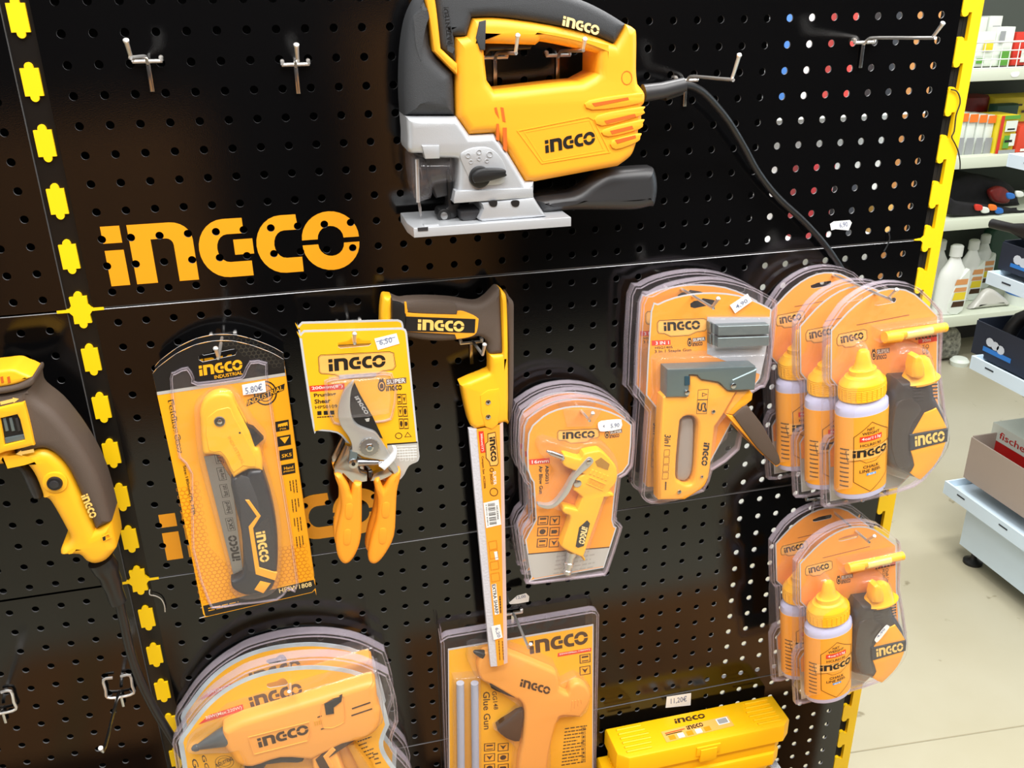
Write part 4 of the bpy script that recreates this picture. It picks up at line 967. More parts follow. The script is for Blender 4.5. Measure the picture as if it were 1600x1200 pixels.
b.print2d(UNIT, FR(ZA, (158, 554), (264, 545), (156, 526), w), w + .0002, INKR); b.text('16mm', FR(ZA, (170, 548), (257, 541), (169, 530), w), w + .0004, INKW)
b.text('ABG031', FR(ZA, (240, 558), (240, 652), (258, 556), w), w + .0002, INK, .03); b.text('Air Blow Gun', FR(ZA, (206, 560), (208, 706), (226, 558), w), w + .0002, INK, .03)
for i in range(3):
    for k in range(2): icon(b, ZA, w, (198 + k * 63 - i * 2, 868 + i * 58), (253 + k * 60 - i * 2, 865 + i * 58), (202 + k * 63 - i * 2, 822 + i * 58), i * 2 + k)
para(b, ZA, w, (280, 1130), (540, 1085), (300, 1020), 5, mat('ink_light_grey', (166, 162, 156), .5), 3)
b.build('printed_card', t)
WG = WC + .016
b = MB(); b.plate(sm(ZA([(335, 520), (345, 500), (420, 520), (440, 492), (500, 478), (530, 480), (575, 520), (610, 570), (606, 640), (565, 690), (565, 690), (592, 702), (590, 716), (545, 720), (545, 720), (440, 1018), (428, 1030), (342, 992), (320, 972), (320, 972), (368, 832), (340, 806), (328, 790), (345, 770), (405, 785), (405, 785), (432, 720), (432, 720), (395, 690), (385, 680), (400, 620), (440, 600), (440, 600), (400, 585), (335, 556)], WG - .003), 3), WC + .001, WG, YEL2, .0026, 3)
b.plate(ZA([(398, 978), (416, 880), (458, 842), (472, 858), (440, 975), (410, 985)], WG), WG - .001, WG + .0006, BLK); b.print2d(LOGO, FR(ZA, (430, 872), (412, 960), (460, 880), WG), WG + .0009, mat('ink_cream', (250, 220, 150)))
b.rim(ZA([(470, 618), (556, 655), (540, 688), (452, 650)], WG), WG, WG + .0009, .0005, YEL2); b.text('INGCO', FR(ZA, (466, 650), (538, 680), (476, 628), WG), WG + .0006, mat('emboss_yellow', (232, 160, 20)))
b.plate(ZA([(500, 535), (530, 515), (575, 550), (565, 580), (510, 560)], WG), WG, WG + .0006, mat('recess_brown', (170, 120, 30), .5))
for i in range(5): b.plate(ZA([(480 + i * 20, 575 + i * 8), (492 + i * 20, 580 + i * 8), (480 + i * 20, 605 + i * 8), (468 + i * 20, 600 + i * 8)], WG), WG, WG + .0009, YEL2, .0004, 1)
b.build('gun_body', t)
b = MB(); p0 = ZA((345, 520), WG - .006); p1 = ZA((255, 485), WG - .006); b.lathe((*p0, WG - .006), (p1[0] - p0[0], p1[1] - p0[1], 0), [(-.004, .0045), (0, .0045), (.001, .0052), (.005, .0052), (.006, .004), (.022, .0036), (.026, .002), (.029, .0016)], CHROMED, 20); b.build('nozzle', t)
b = MB(); b.plate(sm(ZA([(445, 530), (470, 512), (490, 530), (470, 560), (400, 622), (360, 700), (300, 765), (250, 782), (205, 768), (205, 756), (250, 762), (290, 745), (340, 680), (380, 610)], WG), 3), WG - .006, WG + .002, mat('satin_steel', (196, 196, 194)), .001, 2); b.disc(*ZA((463, 535), WG), WG, WG + .0035, .0034, CHROMED, .0008, 16); b.disc(*ZA((408, 652), WG), WG - .004, WG + .001, .0055, CHROMED, .001, 16); b.build('trigger_lever', t)
b = MB(); p0 = ZA((378, 1005), WG - .006); p1 = ZA((350, 1130), WG - .006); b.lathe((*p0, WG - .006), (p1[0] - p0[0], p1[1] - p0[1], 0), [(0, .007), (.006, .007), (.007, .0055), (.016, .0055), (.017, .0068), (.022, .0068), (.023, .005), (.028, .005), (.029, .006), (.034, .006)], CHROMED, 20); b.build('air_inlet', t)
flange(t, sm(ZA(shell_o, WC), 2), WC - .010, WC + .0012, .003, 'clear_clamshell',
       [(sm(ZA([(205, 450), (245, 422), (400, 470), (440, 440), (530, 436), (600, 500), (622, 560), (625, 640), (600, 725), (560, 735), (470, 1000), (390, 1150), (312, 1100), (330, 1000), (310, 975), (345, 830), (290, 790), (215, 790), (200, 760), (240, 700), (290, 590), (215, 500)], WC + .016), 2), .0165, .005),
        (ZA([(330, 262), (535, 262), (480, 350), (350, 352)], WC + .001), .0022, .0005)])
b = MB(); b.plate(sm(ZA([(513, 345), (530, 325), (625, 316), (636, 325), (632, 366), (540, 380), (520, 372)], WC + .002), 2), WC + .0021, WC + .0026, PAPER); b.text('5.90', FR(ZA, (577, 358), (622, 352), (576, 336), WC), WC + .0029, mat('ink_blue_grey', (120, 130, 160))); b.text('€', FR(ZA, (537, 354), (547, 353), (537, 342), WC), WC + .0029, mat('ink_blue_grey', (120, 130, 160))); b.build('price_sticker', t)
copy_tree(t, (0, .001, -.021), 'middle air blow gun pack, hanging right behind the price-stickered one', group=GR, skip=('price_sticker',))
copy_tree(t, (-.001, .002, -.042), 'rearmost air blow gun pack, nearest to the board', group=GR, skip=('price_sticker',))

# ------------------------------------------------------------------ staple gun packs
ZG = T(960, 410, 3.0786); ZH_ = T(1010, 540, 4.615); WC = .056; GR = 'staple gun packs on one hook'
t = thing('staple_gun_pack', 'front staple gun pack with staples, yellow and grey gun and handwritten price sticker', 'staple gun', (*ZG((400, 500), WC), WC), GR)
so = [(128, 200), (180, 150), (260, 112), (360, 88), (470, 78), (580, 92), (690, 130), (776, 180), (776, 180), (782, 230), (742, 560), (700, 605), (640, 640), (640, 640), (600, 900), (470, 1000), (430, 1100), (220, 1160), (150, 1148), (128, 1120), (128, 1120), (160, 720), (160, 720), (108, 650), (106, 610)]
card = [(176, 235), (210, 200), (290, 168), (380, 150), (480, 145), (600, 158), (700, 195), (756, 225), (756, 225), (744, 330), (700, 560), (640, 620), (600, 700), (430, 1020), (360, 1120), (220, 1140), (190, 1120), (190, 1120), (200, 700), (200, 700), (152, 640), (152, 640)]
b = MB(); b.plate([sm(ZG(card, WC), 2), ZG([(300, 730), (420, 730), (400, 1080), (290, 1060)], WC)], WC - .001, WC, mat('card_edge', (200, 202, 206))); w = WC + .0002
l = clean(sm(ZG(card, w), 2)); l = l if area2(l) > 0 else l[::-1]
slot = ZG([(365, 198), (385, 185), (415, 183), (425, 172), (450, 176), (475, 180), (492, 186), (485, 200), (385, 220), (366, 214)], w)
b.flat([inset(l, .0018), ZG([(300, 730), (420, 730), (400, 1080), (290, 1060)], w)], w, mat('card_deep_orange', (254, 160, 30), .5)); b.plate(slot, w, w + .0002, BLK)
b.flat(ZG([(200, 1000), (290, 990), (285, 1060), (330, 1085), (300, 1125), (222, 1135), (195, 1118)], w), w + .0002, CARDGREY)
b.plate(ZG([(446, 262), (750, 262), (744, 330), (705, 540), (446, 440)], w), w, w + .0003, mat('card_light_grey', (196, 200, 206), .4))
logo_plate(b, ZG, w, [(205, 290), (215, 278), (430, 268), (445, 276), (446, 318), (436, 330), (395, 336), (360, 352), (270, 358), (240, 344), (212, 342), (205, 330)], ((238, 330), (412, 320), (236, 288)))
b.print2d(UNIT, FR(ZG, (180, 400), (270, 396), (179, 376), w), w + .0002, INKR); b.text('3 IN 1', FR(ZG, (198, 396), (262, 393), (197, 380), w), w + .0004, INKW)
b.text('HSG1405', FR(ZG, (196, 417), (280, 413), (195, 405), w), w + .0002, INKBR); b.text('3 In 1 Staple Gun', FR(ZG, (194, 440), (370, 430), (193, 422), w), w + .0002, INKBR); super_mark(b, ZG, w, (350, 408), (440, 398), (348, 366))
b.build('printed_card', t)
b = MB()
for i, (y, o) in enumerate(((302, 12), (358, 10), (412, 0))):
    if i < 2: b.plate(ZG([(488 + o, y + 6), (745, y - 2), (744, y + 44), (488 + o, y + 52)], WC + .012), WC + .001, WC + .012, ZINC, .0006, 1)
for k in range(1, 3):
    for y in (302, 358): b.plate(ZG([(488 - k * 12, y - k * 4), (488 - k * 12 + 8, y - k * 4), (496 - k * 12, y + 46 - k * 3), (488 - k * 12, y + 46 - k * 3)], WC + .012), WC + .001, WC + .012 - k * .002, ZINC)
b.build('staple_strip', t)
WG = WC + .020
b = MB(); b.plate(sm(ZH_([(150, 172), (150, 172), (790, 150), (790, 150), (775, 318), (775, 318), (590, 326), (590, 326), (560, 300), (520, 265), (400, 245), (370, 215), (310, 212), (310, 212), (306, 372), (306, 372), (146, 374), (146, 374)], WG + .003), 2), WC + .002, WG + .003, ZINC, .002, 2)
b.plate(ZH_([(608, 238), (788, 158), (772, 312), (600, 318)], WG), WG, WG + .0042, ZINC, .0015, 1)
b.plate(ZH_([(268, 215), (305, 215), (305, 276), (268, 280)], WG), WG, WG + .0036, mat('slot_blue', (40, 70, 84), .3)); b.build('steel_casing', t)
b = MB(); b.plate([sm(ZH_([(120, 375), (306, 372), (306, 372), (312, 214), (312, 214), (370, 217), (400, 247), (520, 267), (590, 326), (655, 330), (655, 330), (565, 490), (498, 585), (498, 585), (462, 900), (440, 985), (400, 1040), (280, 1115), (280, 1115), (90, 1118), (90, 1118)], WG), 2), sm(ZH_([(240, 590), (258, 530), (300, 510), (350, 520), (378, 570), (372, 700), (350, 960), (310, 1010), (250, 990), (214, 930)], WG), 3)], WC + .001, WG, YEL, .004, 3)
b.text('3in1', FR(ZH_, (130, 640), (128, 722), (176, 645), WG), WG + .0004, INK)
for i in range(4): b.outline(ZH_([(128 - i * 4, 750 + i * 55), (168 - i * 3, 748 + i * 55), (166 - i * 3, 795 + i * 55), (124 - i * 4, 800 + i * 55)], WG), WG + .0004, .0005, INKBR)
b.print2d(LOGO, FR(ZH_, (414, 697), (395, 862), (455, 703), WG), WG + .0004, INK)
b.outline(ZH_([(372, 318), (448, 312), (434, 492), (360, 492)], WG), WG + .0003, .0005, INK); b.outline(ZH_([(402, 338), (440, 350), (400, 368)], WG), WG + .0004, .0007, INK); b.plate(ZH_([(370, 388), (442, 386), (441, 390), (370, 393)], WG), WG, WG + .0004, INK)
b.tube([(*ZH_(p, WG), WG + .0002) for p in ((378, 410), (372, 455), (395, 465), (400, 420), (425, 418), (420, 440), (430, 470), (405, 470))], .0009, INK, 6, 3)
b.strokes(FR(ZH_, (132, 980), (130, 1040), (148, 982), WG), WG + .0004, INKBR)
b.build('gun_body', t)
b = MB()
for x, y, r, dw in ((284, 330, 26, .003), (615, 280, 28, .004), (480, 474, 20, 0), (398, 942, 15, 0), (235, 1052, 22, 0)): b.disc(*ZH_((x, y), WG), WG + dw - .001, WG + dw + .0022, r / 4.615 * .00063, CHROMED, .0008, 20)
b.build('rivet', t)
b = MB(); b.plate(sm(ZH_([(250, 560), (268, 530), (310, 525), (342, 560), (338, 800), (325, 920), (290, 970), (250, 975), (222, 930)], WC + .012), 3), WC + .001, WC + .012, mat('clear_grey_insert', (150, 140, 132), .25), .003, 2); b.build('handle_insert', t)
b = MB(); wl = WG - .003
b.plate(ZH_([(567, 492), (655, 330), (750, 325), (772, 350), (765, 395), (700, 450), (625, 505)], wl), WC + .003, wl, YEL, .003, 2)
b.plate(ZH_([(567, 492), (628, 508), (960, 800), (965, 860), (940, 878), (800, 745)], wl), WC + .005, wl, YEL, .001, 1)
b.build('squeeze_lever', t)
b = MB(); b.plate(sm(ZH_([(632, 512), (632, 512), (700, 445), (745, 448), (760, 470), (830, 560), (870, 630), (962, 800), (964, 855), (935, 868), (935, 868), (800, 740)], wl + .003), 2), WC + .006, wl + .003, GRIPB, .0025, 2); b.build('lever_grip', t)
flange(t, sm(ZG(so, WC), 2), WC - .012, WC + .0012, .003, 'clear_clamshell',
       [(ZG([(200, 480), (230, 455), (740, 440), (742, 560), (700, 590), (640, 625), (570, 700), (500, 790), (470, 1010), (400, 1100), (290, 1150), (200, 1150)], WC + .020), .021, .004), (ZG([(458, 268), (752, 266), (745, 400), (470, 412)], WC + .013), .014, .002)])
b = MB(); b.plate(ZG([(555, 206), (640, 150), (662, 186), (580, 244)], WC + .002), WC + .0021, WC + .0026, PAPER); b.text('4,90', FR(ZG, (585, 224), (640, 190), (575, 204), WC), WC + .0029, mat('ink_blue_grey', (120, 130, 160))); b.build('price_sticker', t)
copy_tree(t, (-.002, .001, -.034), 'rear staple gun pack, its rim showing left of the front one', group=GR, skip=('price_sticker',))

# ------------------------------------------------------------------ chalk reel packs
ZC = T(1190, 400, 3.0); WC = .110; GU = 'upper chalk reel packs on one hook'
t = thing('chalk_reel_pack', 'front upper chalk line reel pack, its bottle label and logo plate fully visible', 'chalk reel', (*ZC((550, 500), WC), WC), GU)
so = [(372, 232), (450, 168), (540, 128), (640, 120), (740, 150), (838, 250), (838, 250), (850, 300), (838, 540), (838, 540), (868, 800), (850, 920), (760, 1050), (640, 1108), (330, 1176), (290, 1168), (290, 1168), (285, 900), (330, 838), (330, 838), (328, 612), (328, 612), (298, 580), (302, 335), (302, 335)]
card = [(405, 262), (480, 200), (560, 160), (640, 152), (720, 178), (828, 280), (828, 280), (825, 540), (825, 540), (835, 780), (820, 900), (640, 1085), (640, 1085), (322, 1150), (322, 1150), (315, 915), (315, 915), (356, 850), (356, 850), (354, 612), (354, 612), (324, 575), (324, 575), (325, 350), (325, 350)]
slot = [(528, 218), (545, 212), (560, 205), (600, 198), (628, 194), (632, 206), (625, 218), (545, 232), (530, 230)]
b = MB(); b.plate([sm(ZC(card, WC), 2), ZC(slot, WC)], WC - .001, WC, mat('card_edge', (200, 202, 206))); w = WC + .0002
CO = mat('card_salmon_orange', (253, 162, 62), .5)
l = clean(sm(ZC(card, w), 2)); l = l if area2(l) > 0 else l[::-1]; b.flat([inset(l, .0018), ZC(slot, w)], w, CO)
b.flat(ZC([(320, 990), (560, 950), (800, 890), (812, 905), (640, 1078), (327, 1144)], w), w + .0002, CARDGREY)
logo_plate(b, ZC, w, [(352, 385), (362, 366), (480, 342), (494, 348), (496, 385), (490, 396), (455, 408), (432, 426), (390, 430), (378, 420), (358, 422), (352, 412)], ((372, 410), (478, 387), (368, 378)))
super_mark(b, ZC, w, (513, 492), (602, 480), (512, 440))
b.print2d(UNIT, FR(ZC, (735, 412), (822, 398), (733, 385), w), w + .0002, INKR); b.text('30m', FR(ZC, (752, 405), (792, 398), (751, 390), w), w + .0004, INKW)
b.text('Chalk Line Reel', FR(ZC, (768, 415), (772, 545), (784, 413), w), w + .0002, INKBR); b.text('HCLR0130', FR(ZC, (752, 418), (755, 500), (765, 416), w), w + .0002, INKBR)
b.plate(ZC([(445, 322), (690, 274), (692, 277), (446, 325)], w), w, w + .0003, mat('fold_line', (150, 90, 50), .5))
b.build('printed_card', t)
# bottle
BW = WC + .020; SQ = .62
pT = Vector((*ZC((476, 440), BW), BW)); pB = Vector((*ZC((460, 1098), BW), BW)); ax = (pB - pT); LB = ax.length; dirn = ax.normalized(); kk = LB / 658.0
prof = lambda l: [(a * kk, r * kk) for a, r in l]
b = MB(); b.lathe(pT, dirn, prof([(205, 92), (215, 100), (228, 112), (250, 114), (640, 114), (652, 110), (658, 96), (658, 0)]), mat('bottle_plastic', (196, 196, 226), .3), 40, SQ)
BO = mat('bottle_label', (252, 168, 44), .4)
b.lathe(pT, dirn, prof([(262, 115.5), (626, 115.5)]), BO, 40, SQ)
n0 = len(b.v)
side = Vector((-dirn.y, dirn.x, 0)); side = side if side.x > 0 else -side
def bt(x, y):        # label print: x across (-1..1 of the radius), y along in crop units from the tip
    return pT + dirn * (y * kk) + side * (x * 114 * kk)
def lab(fn):
    tmp = MB(); fn(tmp); out_ = []
    for x, y, z in tmp.v:
        p = Vector((x, y, BW)) - pT; s_ = max(-.98, min(.98, p.dot(side) / (115.5 * kk))); zz = BW + 115.5 * kk * SQ * math.sqrt(1 - s_ * s_) + z
        out_.append((x, y, zz))
    for f, mi_ in zip(tmp.f, tmp.m): b.add([out_[i] for i in f], [tuple(range(len(f)))], tmp.mats[mi_])
def bfr(x0, y0, x1, y1, tilt=0.0):     # frame with bottom-left (x0,y0) and top-right (x1,y1)
    o = bt(x0, y0); a = bt(x1, y0 - tilt); c = bt(x0, y1); return ((o.x, o.y), (a.x - o.x, a.y - o.y), (c.x - o.x, c.y - o.y))
def dense(l, k=8):
    o = []
    for i in range(len(l)):
        a, c = l[i], l[(i + 1) % len(l)]
        for j in range(k): o.append((a[0] + (c[0] - a[0]) * j / k, a[1] + (c[1] - a[1]) * j / k))
    return o
hexl = dense([(bt(x, y).x, bt(x, y).y) for x, y in ((0, 290), (.78, 350), (.80, 560), (0, 622), (-.62, 565), (-.64, 350))])
lab(lambda q: q.outline(hexl, .0006, .0007, INKBR))
lab(lambda q: q.text('NET', bfr(-.18, 328, .12, 316), .0007, INK)); lab(lambda q: q.text('WEIGHT', bfr(-.36, 346, .32, 333), .0007, INK))
for i in range(6): lab(lambda q: q.print2d(UNIT, bfr(-.44 + i * .146, 376, -.44 + (i + 1) * .146, 353), .0006, INKR))
lab(lambda q: q.text('4oz/113g', bfr(-.38, 373, .38, 357), .0009, INKW)); lab(lambda q: q.text('HCLR0130', bfr(-.42, 400, .40, 387), .0007, INK))
pl_ = [(-.86, 418), (.82, 402), (.86, 440), (.70, 452), (.45, 456), (.20, 476), (-.20, 478), (-.42, 462), (-.80, 468)]
for i in range(12):
    xa, xb = -.84 + i * .14, -.84 + (i + 1) * .14
    lab(lambda q: q.print2d(UNIT, bfr(xa, 460, xb, 408), .0006, LOGOPLATE))
lab(lambda q: q.outline(dense([(bt(x, y).x, bt(x, y).y) for x, y in pl_], 5), .0009, .0006, INKBR))
lab(lambda q: q.print2d(LOGO, bfr(-.66, 448, .72, 414), .0010, INK))
lab(lambda q: q.text('CHALK', bfr(-.30, 504, .34, 490), .0007, INK)); lab(lambda q: q.text('LINE REEL', bfr(-.42, 524, .44, 510), .0007, INK))
lab(lambda q: q.print2d(UNIT, bfr(-.16, 540, .22, 530), .0007, mat('ink_blue', (70, 160, 230), .5))); lab(lambda q: q.text('BLUE', bfr(-.10, 539, .16, 531), .0010, INKW))
for i in range(9): lab(lambda q: q.strokes(bfr(-.97, 590 - i * 22, -.76, 580 - i * 22), .0007, INKBR))
b.build('chalk_bottle', t)
b = MB(); cap = [(0, 0), (0, 17), (8, 25), (50, 33), (72, 40), (78, 46), (80, 56), (98, 58), (102, 62), (106, 74), (120, 84), (130, 95), (136, 98)]
for i in range(14): cap.append((140 + i * 4, 97 + (2 if i % 2 else 0)))
cap += [(200, 98), (204, 90)]
b.lathe(pT, dirn, prof(cap), YEL2, 48, .72)
for k in range(28):
    a = k * math.pi / 14; rr = 98 * kk; p = pT + dirn * (150 * kk) + side * (math.cos(a) * rr) + Vector((0, 0, math.sin(a) * rr * .72)); b.tube([p, p + dirn * (42 * kk)], .0009, YEL2, 5)
b.build('bottle_cap', t)
# reel
WK = WC + .032
b = MB(); b.plate(sm(ZC([(655, 590), (655, 590), (800, 582), (800, 582), (822, 620), (826, 660), (850, 710), (878, 780), (880, 870), (850, 950), (800, 1010), (745, 1052), (680, 1030), (600, 990), (585, 900), (600, 800), (628, 700), (632, 640)], WK), 3), WC + .002, WK, mat('reel_dark', (58, 52, 50), .3), .013, 5)
b.plate(sm(ZC([(640, 690), (700, 660), (700, 660), (750, 720), (700, 800), (690, 900), (700, 990), (700, 990), (640, 990), (610, 900), (615, 790)], WK), 3), WK - .004, WK + .0006, mat('reel_grey', (64, 56, 51), .3), .002, 2)
b.plate(sm(ZC([(762, 735), (762, 735), (818, 712), (818, 712), (848, 765), (866, 805), (866, 805), (706, 832), (706, 832), (745, 765)], WK), 2), WK - .006, WK + .0016, YEL, .001, 2)
b.plate(sm(ZC([(697, 912), (697, 912), (862, 868), (862, 868), (840, 930), (800, 990), (742, 1048), (742, 1048), (700, 1020), (715, 980)], WK), 2), WK - .008, WK + .0012, YEL, .001, 2)
b.plate(ZC([(690, 835), (872, 806), (868, 868), (692, 912)], WK), WK - .004, WK + .0020, GRIP, .001, 1)
b.print2d(LOGO, FR(ZC, (715, 890), (853, 862), (713, 843), WK), WK + .0023, mat('ink_gold', (250, 205, 110)))
for k in range(5): b.tube([(*ZC((636, 606 + k * 16), WK - .012), WK - .010), (*ZC((720, 612 + k * 16), WK), WK + .0002), (*ZC((822, 600 + k * 16), WK - .006), WK - .006)], .0012, mat('reel_dark', (58, 52, 50)), 6, 3)
b.build('reel_body', t)
b = MB(); pc = ZC((735, 585), WC + .018); pt = ZC((742, 466), WC + .018); dv = (pt[0] - pc[0], pt[1] - pc[1], 0); LL = math.hypot(*dv[:2])
b.lathe((*pc, WC + .018), dv, [(0, .0285), (.003, .0298), (LL * .10, .0292), (LL * .2, .0245), (LL * .5, .0190), (LL * .8, .0140), (LL * .95, .008), (LL, 0)], YEL2, 32, .60)
b.plate(sm(ZC([(722, 478), (758, 476), (772, 566), (712, 572)], WC + .036), 2), WC + .020, WC + .0362, YEL2, .005, 3); b.build('reel_cap', t)
b = MB(); p0 = ZC((592, 374), WC + .010); p1 = ZC((862, 334), WC + .010)
b.tube([(*p0, WC + .010), (*p1, WC + .010)], [.0062, .0062], YEL2, 16)
p2 = ZC((575, 382), WC + .010); p3 = ZC((650, 374), WC + .010); b.tube([(*p2, WC + .010), (*p3, WC + .010)], .0076, YEL2, 14)
b.build('line_level', t)
b = MB(); b.tube([(*ZC((668, 366), WC + .010), WC + .012), (*ZC((790, 346), WC + .010), WC + .012)], .0058, mat('level_vial', (226, 214, 120), .1), 14); b.strokes(FR(ZC, (680, 374), (780, 358), (678, 360), WC), WC + .0180, INKBR); b.build('level_vial', t)
flange(t, sm(ZC(so, WC), 2), WC - .008, WC + .0012, .003, 'clear_clamshell',
       [(sm(ZC([(440, 420), (500, 410), (540, 500), (585, 560), (590, 650), (585, 1080), (540, 1105), (370, 1105), (345, 1080), (350, 650), (385, 560), (425, 500)], WC + .034), 3), .0365, .012),
        (sm(ZC([(650, 450), (720, 430), (800, 450), (830, 560), (835, 660), (888, 780), (885, 900), (800, 1020), (740, 1062), (620, 1040), (590, 990), (592, 800), (600, 560)], WC + .034), 3), .0355, .012),
        (ZC([(548, 345), (860, 300), (866, 350), (835, 372), (560, 410)], WC + .018), .018, .004)])
UP = [t]
copy_tree(t, (-.0152, -.009, -.0465), 'middle upper chalk line reel pack, only its left half showing', group=GU)
copy_tree(t, (-.033, -.002, -.0930), 'rearmost upper chalk line reel pack, touching the rim of the staple gun pack', group=GU)
GL = 'lower chalk reel packs on one hook'
f2 = copy_tree(t, (.0, -.350, .0), 'front lower chalk line reel pack with a small white price sticker on its reel', group=GL)
bs = MB(); q = at_w(1378, 990, .148); bs.plate(sm([(q.x + x, q.y + y) for x, y in ((-.009, -.012), (-.004, -.013), (.010, .008), (.008, .013), (.003, .013), (-.010, -.006))], 3), .1480, .1484, PAPER)
bs.text('4,90', ((q.x - .005, q.y - .007), (.010, .014), (-.004, .003)), .1486, mat('ink_blue_grey', (120, 130, 160)))
ORG[f2.name] = tuple(Vector(ORG[t.name]) + Vector((0, -.350, 0))); bs.build('price_sticker', f2)
copy_tree(t, (-.010, -.347, -.051), 'rear lower chalk line reel pack, its logo plate and left edge showing', group=GL)

# ------------------------------------------------------------------ big glue gun packs
ZH = T(250, 960, 3.721); WC = .062; GG = 'big glue gun packs on one hook'
t = thing('glue_gun_pack', 'front big glue gun pack at the bottom left, its orange gun fully visible', 'glue gun', (*ZH((700, 500), WC), WC), GG)
so = [(72, 745), (110, 680), (180, 575), (250, 495), (330, 425), (420, 365), (520, 312), (700, 262), (860, 242), (1020, 244), (1180, 275), (1330, 345), (1330, 345), (1372, 480), (1385, 620), (1385, 620), (1350, 720), (1362, 780), (1450, 880), (1480, 960), (1480, 960), (1420, 1500), (1420, 1500), (200, 1620), (200, 1620), (90, 850)]
card = [(108, 740), (150, 670), (220, 575), (290, 500), (380, 430), (500, 368), (640, 325), (800, 302), (950, 300), (1120, 325), (1260, 380), (1260, 380), (1305, 520), (1335, 640), (1335, 640), (1298, 740), (1320, 820), (1400, 930), (1400, 930), (1370, 1450), (1370, 1450), (230, 1560), (230, 1560), (125, 850)]
b = MB(); holo = mat('holographic_edge', (190, 205, 214), .3, noise=.18, scale=30)
slot = [(620, 405), (640, 398), (680, 388), (700, 372), (720, 370), (735, 382), (745, 400), (735, 412), (640, 428), (622, 420)]
b.plate([sm(ZH(card, WC), 3), ZH(slot, WC)], WC - .001, WC, holo); w = WC + .0002
l = clean(sm(ZH(card, w), 3)); l = l if area2(l) > 0 else l[::-1]; b.flat([inset(l, .0062), ZH(slot, w)], w, CARDSH)
b.print2d(LOGO, FR(ZH, (533, 552), (833, 463), (513, 484), w), w + .0003, INKBR)
b.plate(ZH([(222, 640), (285, 585), (480, 522), (488, 556)], w), w, w + .0002, INKR); b.text('30W(Max.220W)', FR(ZH, (268, 615), (478, 552), (262, 592), w), w + .0004, INKW)
b.text('GG30', FR(ZH, (238, 820), (285, 965), (262, 815), w), w + .0002, INKBR); b.text('Glue Gun', FR(ZH, (180, 842), (270, 1140), (212, 836), w), w + .0002, INKBR)
for r_ in (50, 34): b.outline(ZH([(375 + r_ * 1.1 * math.cos(a * .2618), 858 + r_ * .75 * math.sin(a * .2618)) for a in range(24)], w), w + .0002, .0006, INKBR)
b.text('INDUSTRIAL', FR(ZH, (325, 890), (425, 846), (322, 868), w), w + .0004, INKBR)
para(b, ZH, w, (1180, 860), (1262, 830), (1140, 705), 7, INKBR, 2); para(b, ZH, w, (1255, 880), (1300, 868), (1235, 800), 3, INKBR, 4)
b.build('printed_card', t)
GO = mat('glue_gun_orange', (250, 172, 74), .42)
WG = WC + .024
b = MB(); b.plate(sm(ZH([(366, 655), (382, 628), (480, 580), (480, 580), (900, 455), (1200, 362), (1238, 366), (1252, 385), (1262, 480), (1278, 525), (1272, 610), (1240, 655), (1180, 690), (1060, 722), (1060, 722), (960, 770), (880, 810), (880, 810), (700, 800), (540, 850), (450, 832), (412, 780), (380, 740)], WG - .015), 3), WC + .001, WG, GO, .009, 5)
b.plate(ZH([(880, 810), (1010, 735), (1100, 980), (1180, 1400), (960, 1450), (900, 1000)], WG - .012), WC + .002, WG - .003, GO, .006, 3)
b.rim(ZH([(512, 712), (868, 622), (880, 680), (860, 735), (545, 815)], WG), WG, WG + .0012, .001, GO)
for rp in ([(1115, 545), (1222, 508), (1224, 514), (1117, 551)], [(1112, 585), (1232, 545), (1234, 550), (1114, 591)], [(915, 595), (940, 587), (941, 591), (916, 600)], [(935, 665), (960, 657), (961, 661), (936, 670)]): b.plate(ZH(rp, WG), WG - .001, WG + .0006, INKBR)
b.rim(sm(ZH([(940, 520), (1060, 470), (1072, 500), (1080, 600), (1050, 640), (950, 660)], WG), 2), WG, WG + .001, .0008, GO)
b.print2d(LOGO, FR(ZH, (577, 775), (868, 690), (563, 722), WG), WG + .0004, INKBR)
for k in range(4): b.plate(ZH([(895 + k * 13, 622 - k * 3), (903 + k * 13, 620 - k * 3), (908 + k * 13, 645 - k * 3), (900 + k * 13, 647 - k * 3)], WG), WG, WG + .0005, mat('emboss_yellow', (232, 160, 20)))
b.build('gun_body', t)
b = MB(); b.plate(ZH([(955, 520), (1060, 465), (1055, 505), (1010, 540), (1012, 575), (965, 582)], WG), WG - .001, WG + .0018, BLK, .001, 1); b.build('power_switch', t)
b = MB(); p0 = ZH((390, 705), WC + .012); p1 = ZH((186, 785), WC + .012); LL = math.hypot(p1[0] - p0[0], p1[1] - p0[1])
b.lathe((*p0, WC + .012), (p1[0] - p0[0], p1[1] - p0[1], 0), [(-.006, .0120), (0, .0145), (LL * .2, .0130), (LL * .6, .0075), (LL * .82, .0045), (LL * .84, .0054), (LL * .93, .0050), (LL, .0024)], mat('nozzle_grey', (78, 84, 86), .3), 26, .8); b.build('nozzle', t)
b = MB(); b.plate(ZH([(905, 850), (1060, 724), (1200, 690), (1090, 765), (985, 835), (1040, 940), (1120, 1300), (1060, 1300), (960, 960)], WG - .001), WC + .006, WG - .001, mat('grip_dark_brown', (70, 44, 22), .45), .001, 1)
b.plate(ZH([(948, 828), (1003, 772), (1022, 790), (982, 832), (1036, 930), (1090, 1100), (1060, 1100), (1000, 920)], WG), WG - .003, WG + .0004, GO, .0008, 1); b.build('handle_grip', t)
b = MB(); b.plate(sm(ZH([(495, 860), (560, 845), (830, 785), (842, 800), (838, 850), (800, 870), (620, 880), (560, 1000), (500, 1010)], WC + .016), 2), WC + .004, WC + .016, DGREY, .004, 3); b.build('trigger', t)
b = MB(); b.plate(ZH([(1085, 765), (1130, 760), (1240, 900), (1290, 1100), (1240, 1110), (1180, 960)], WC + .014), WC + .003, WC + .014, mat('stand_amber', (214, 150, 44), .4), .003, 2); b.build('rear_guard', t)
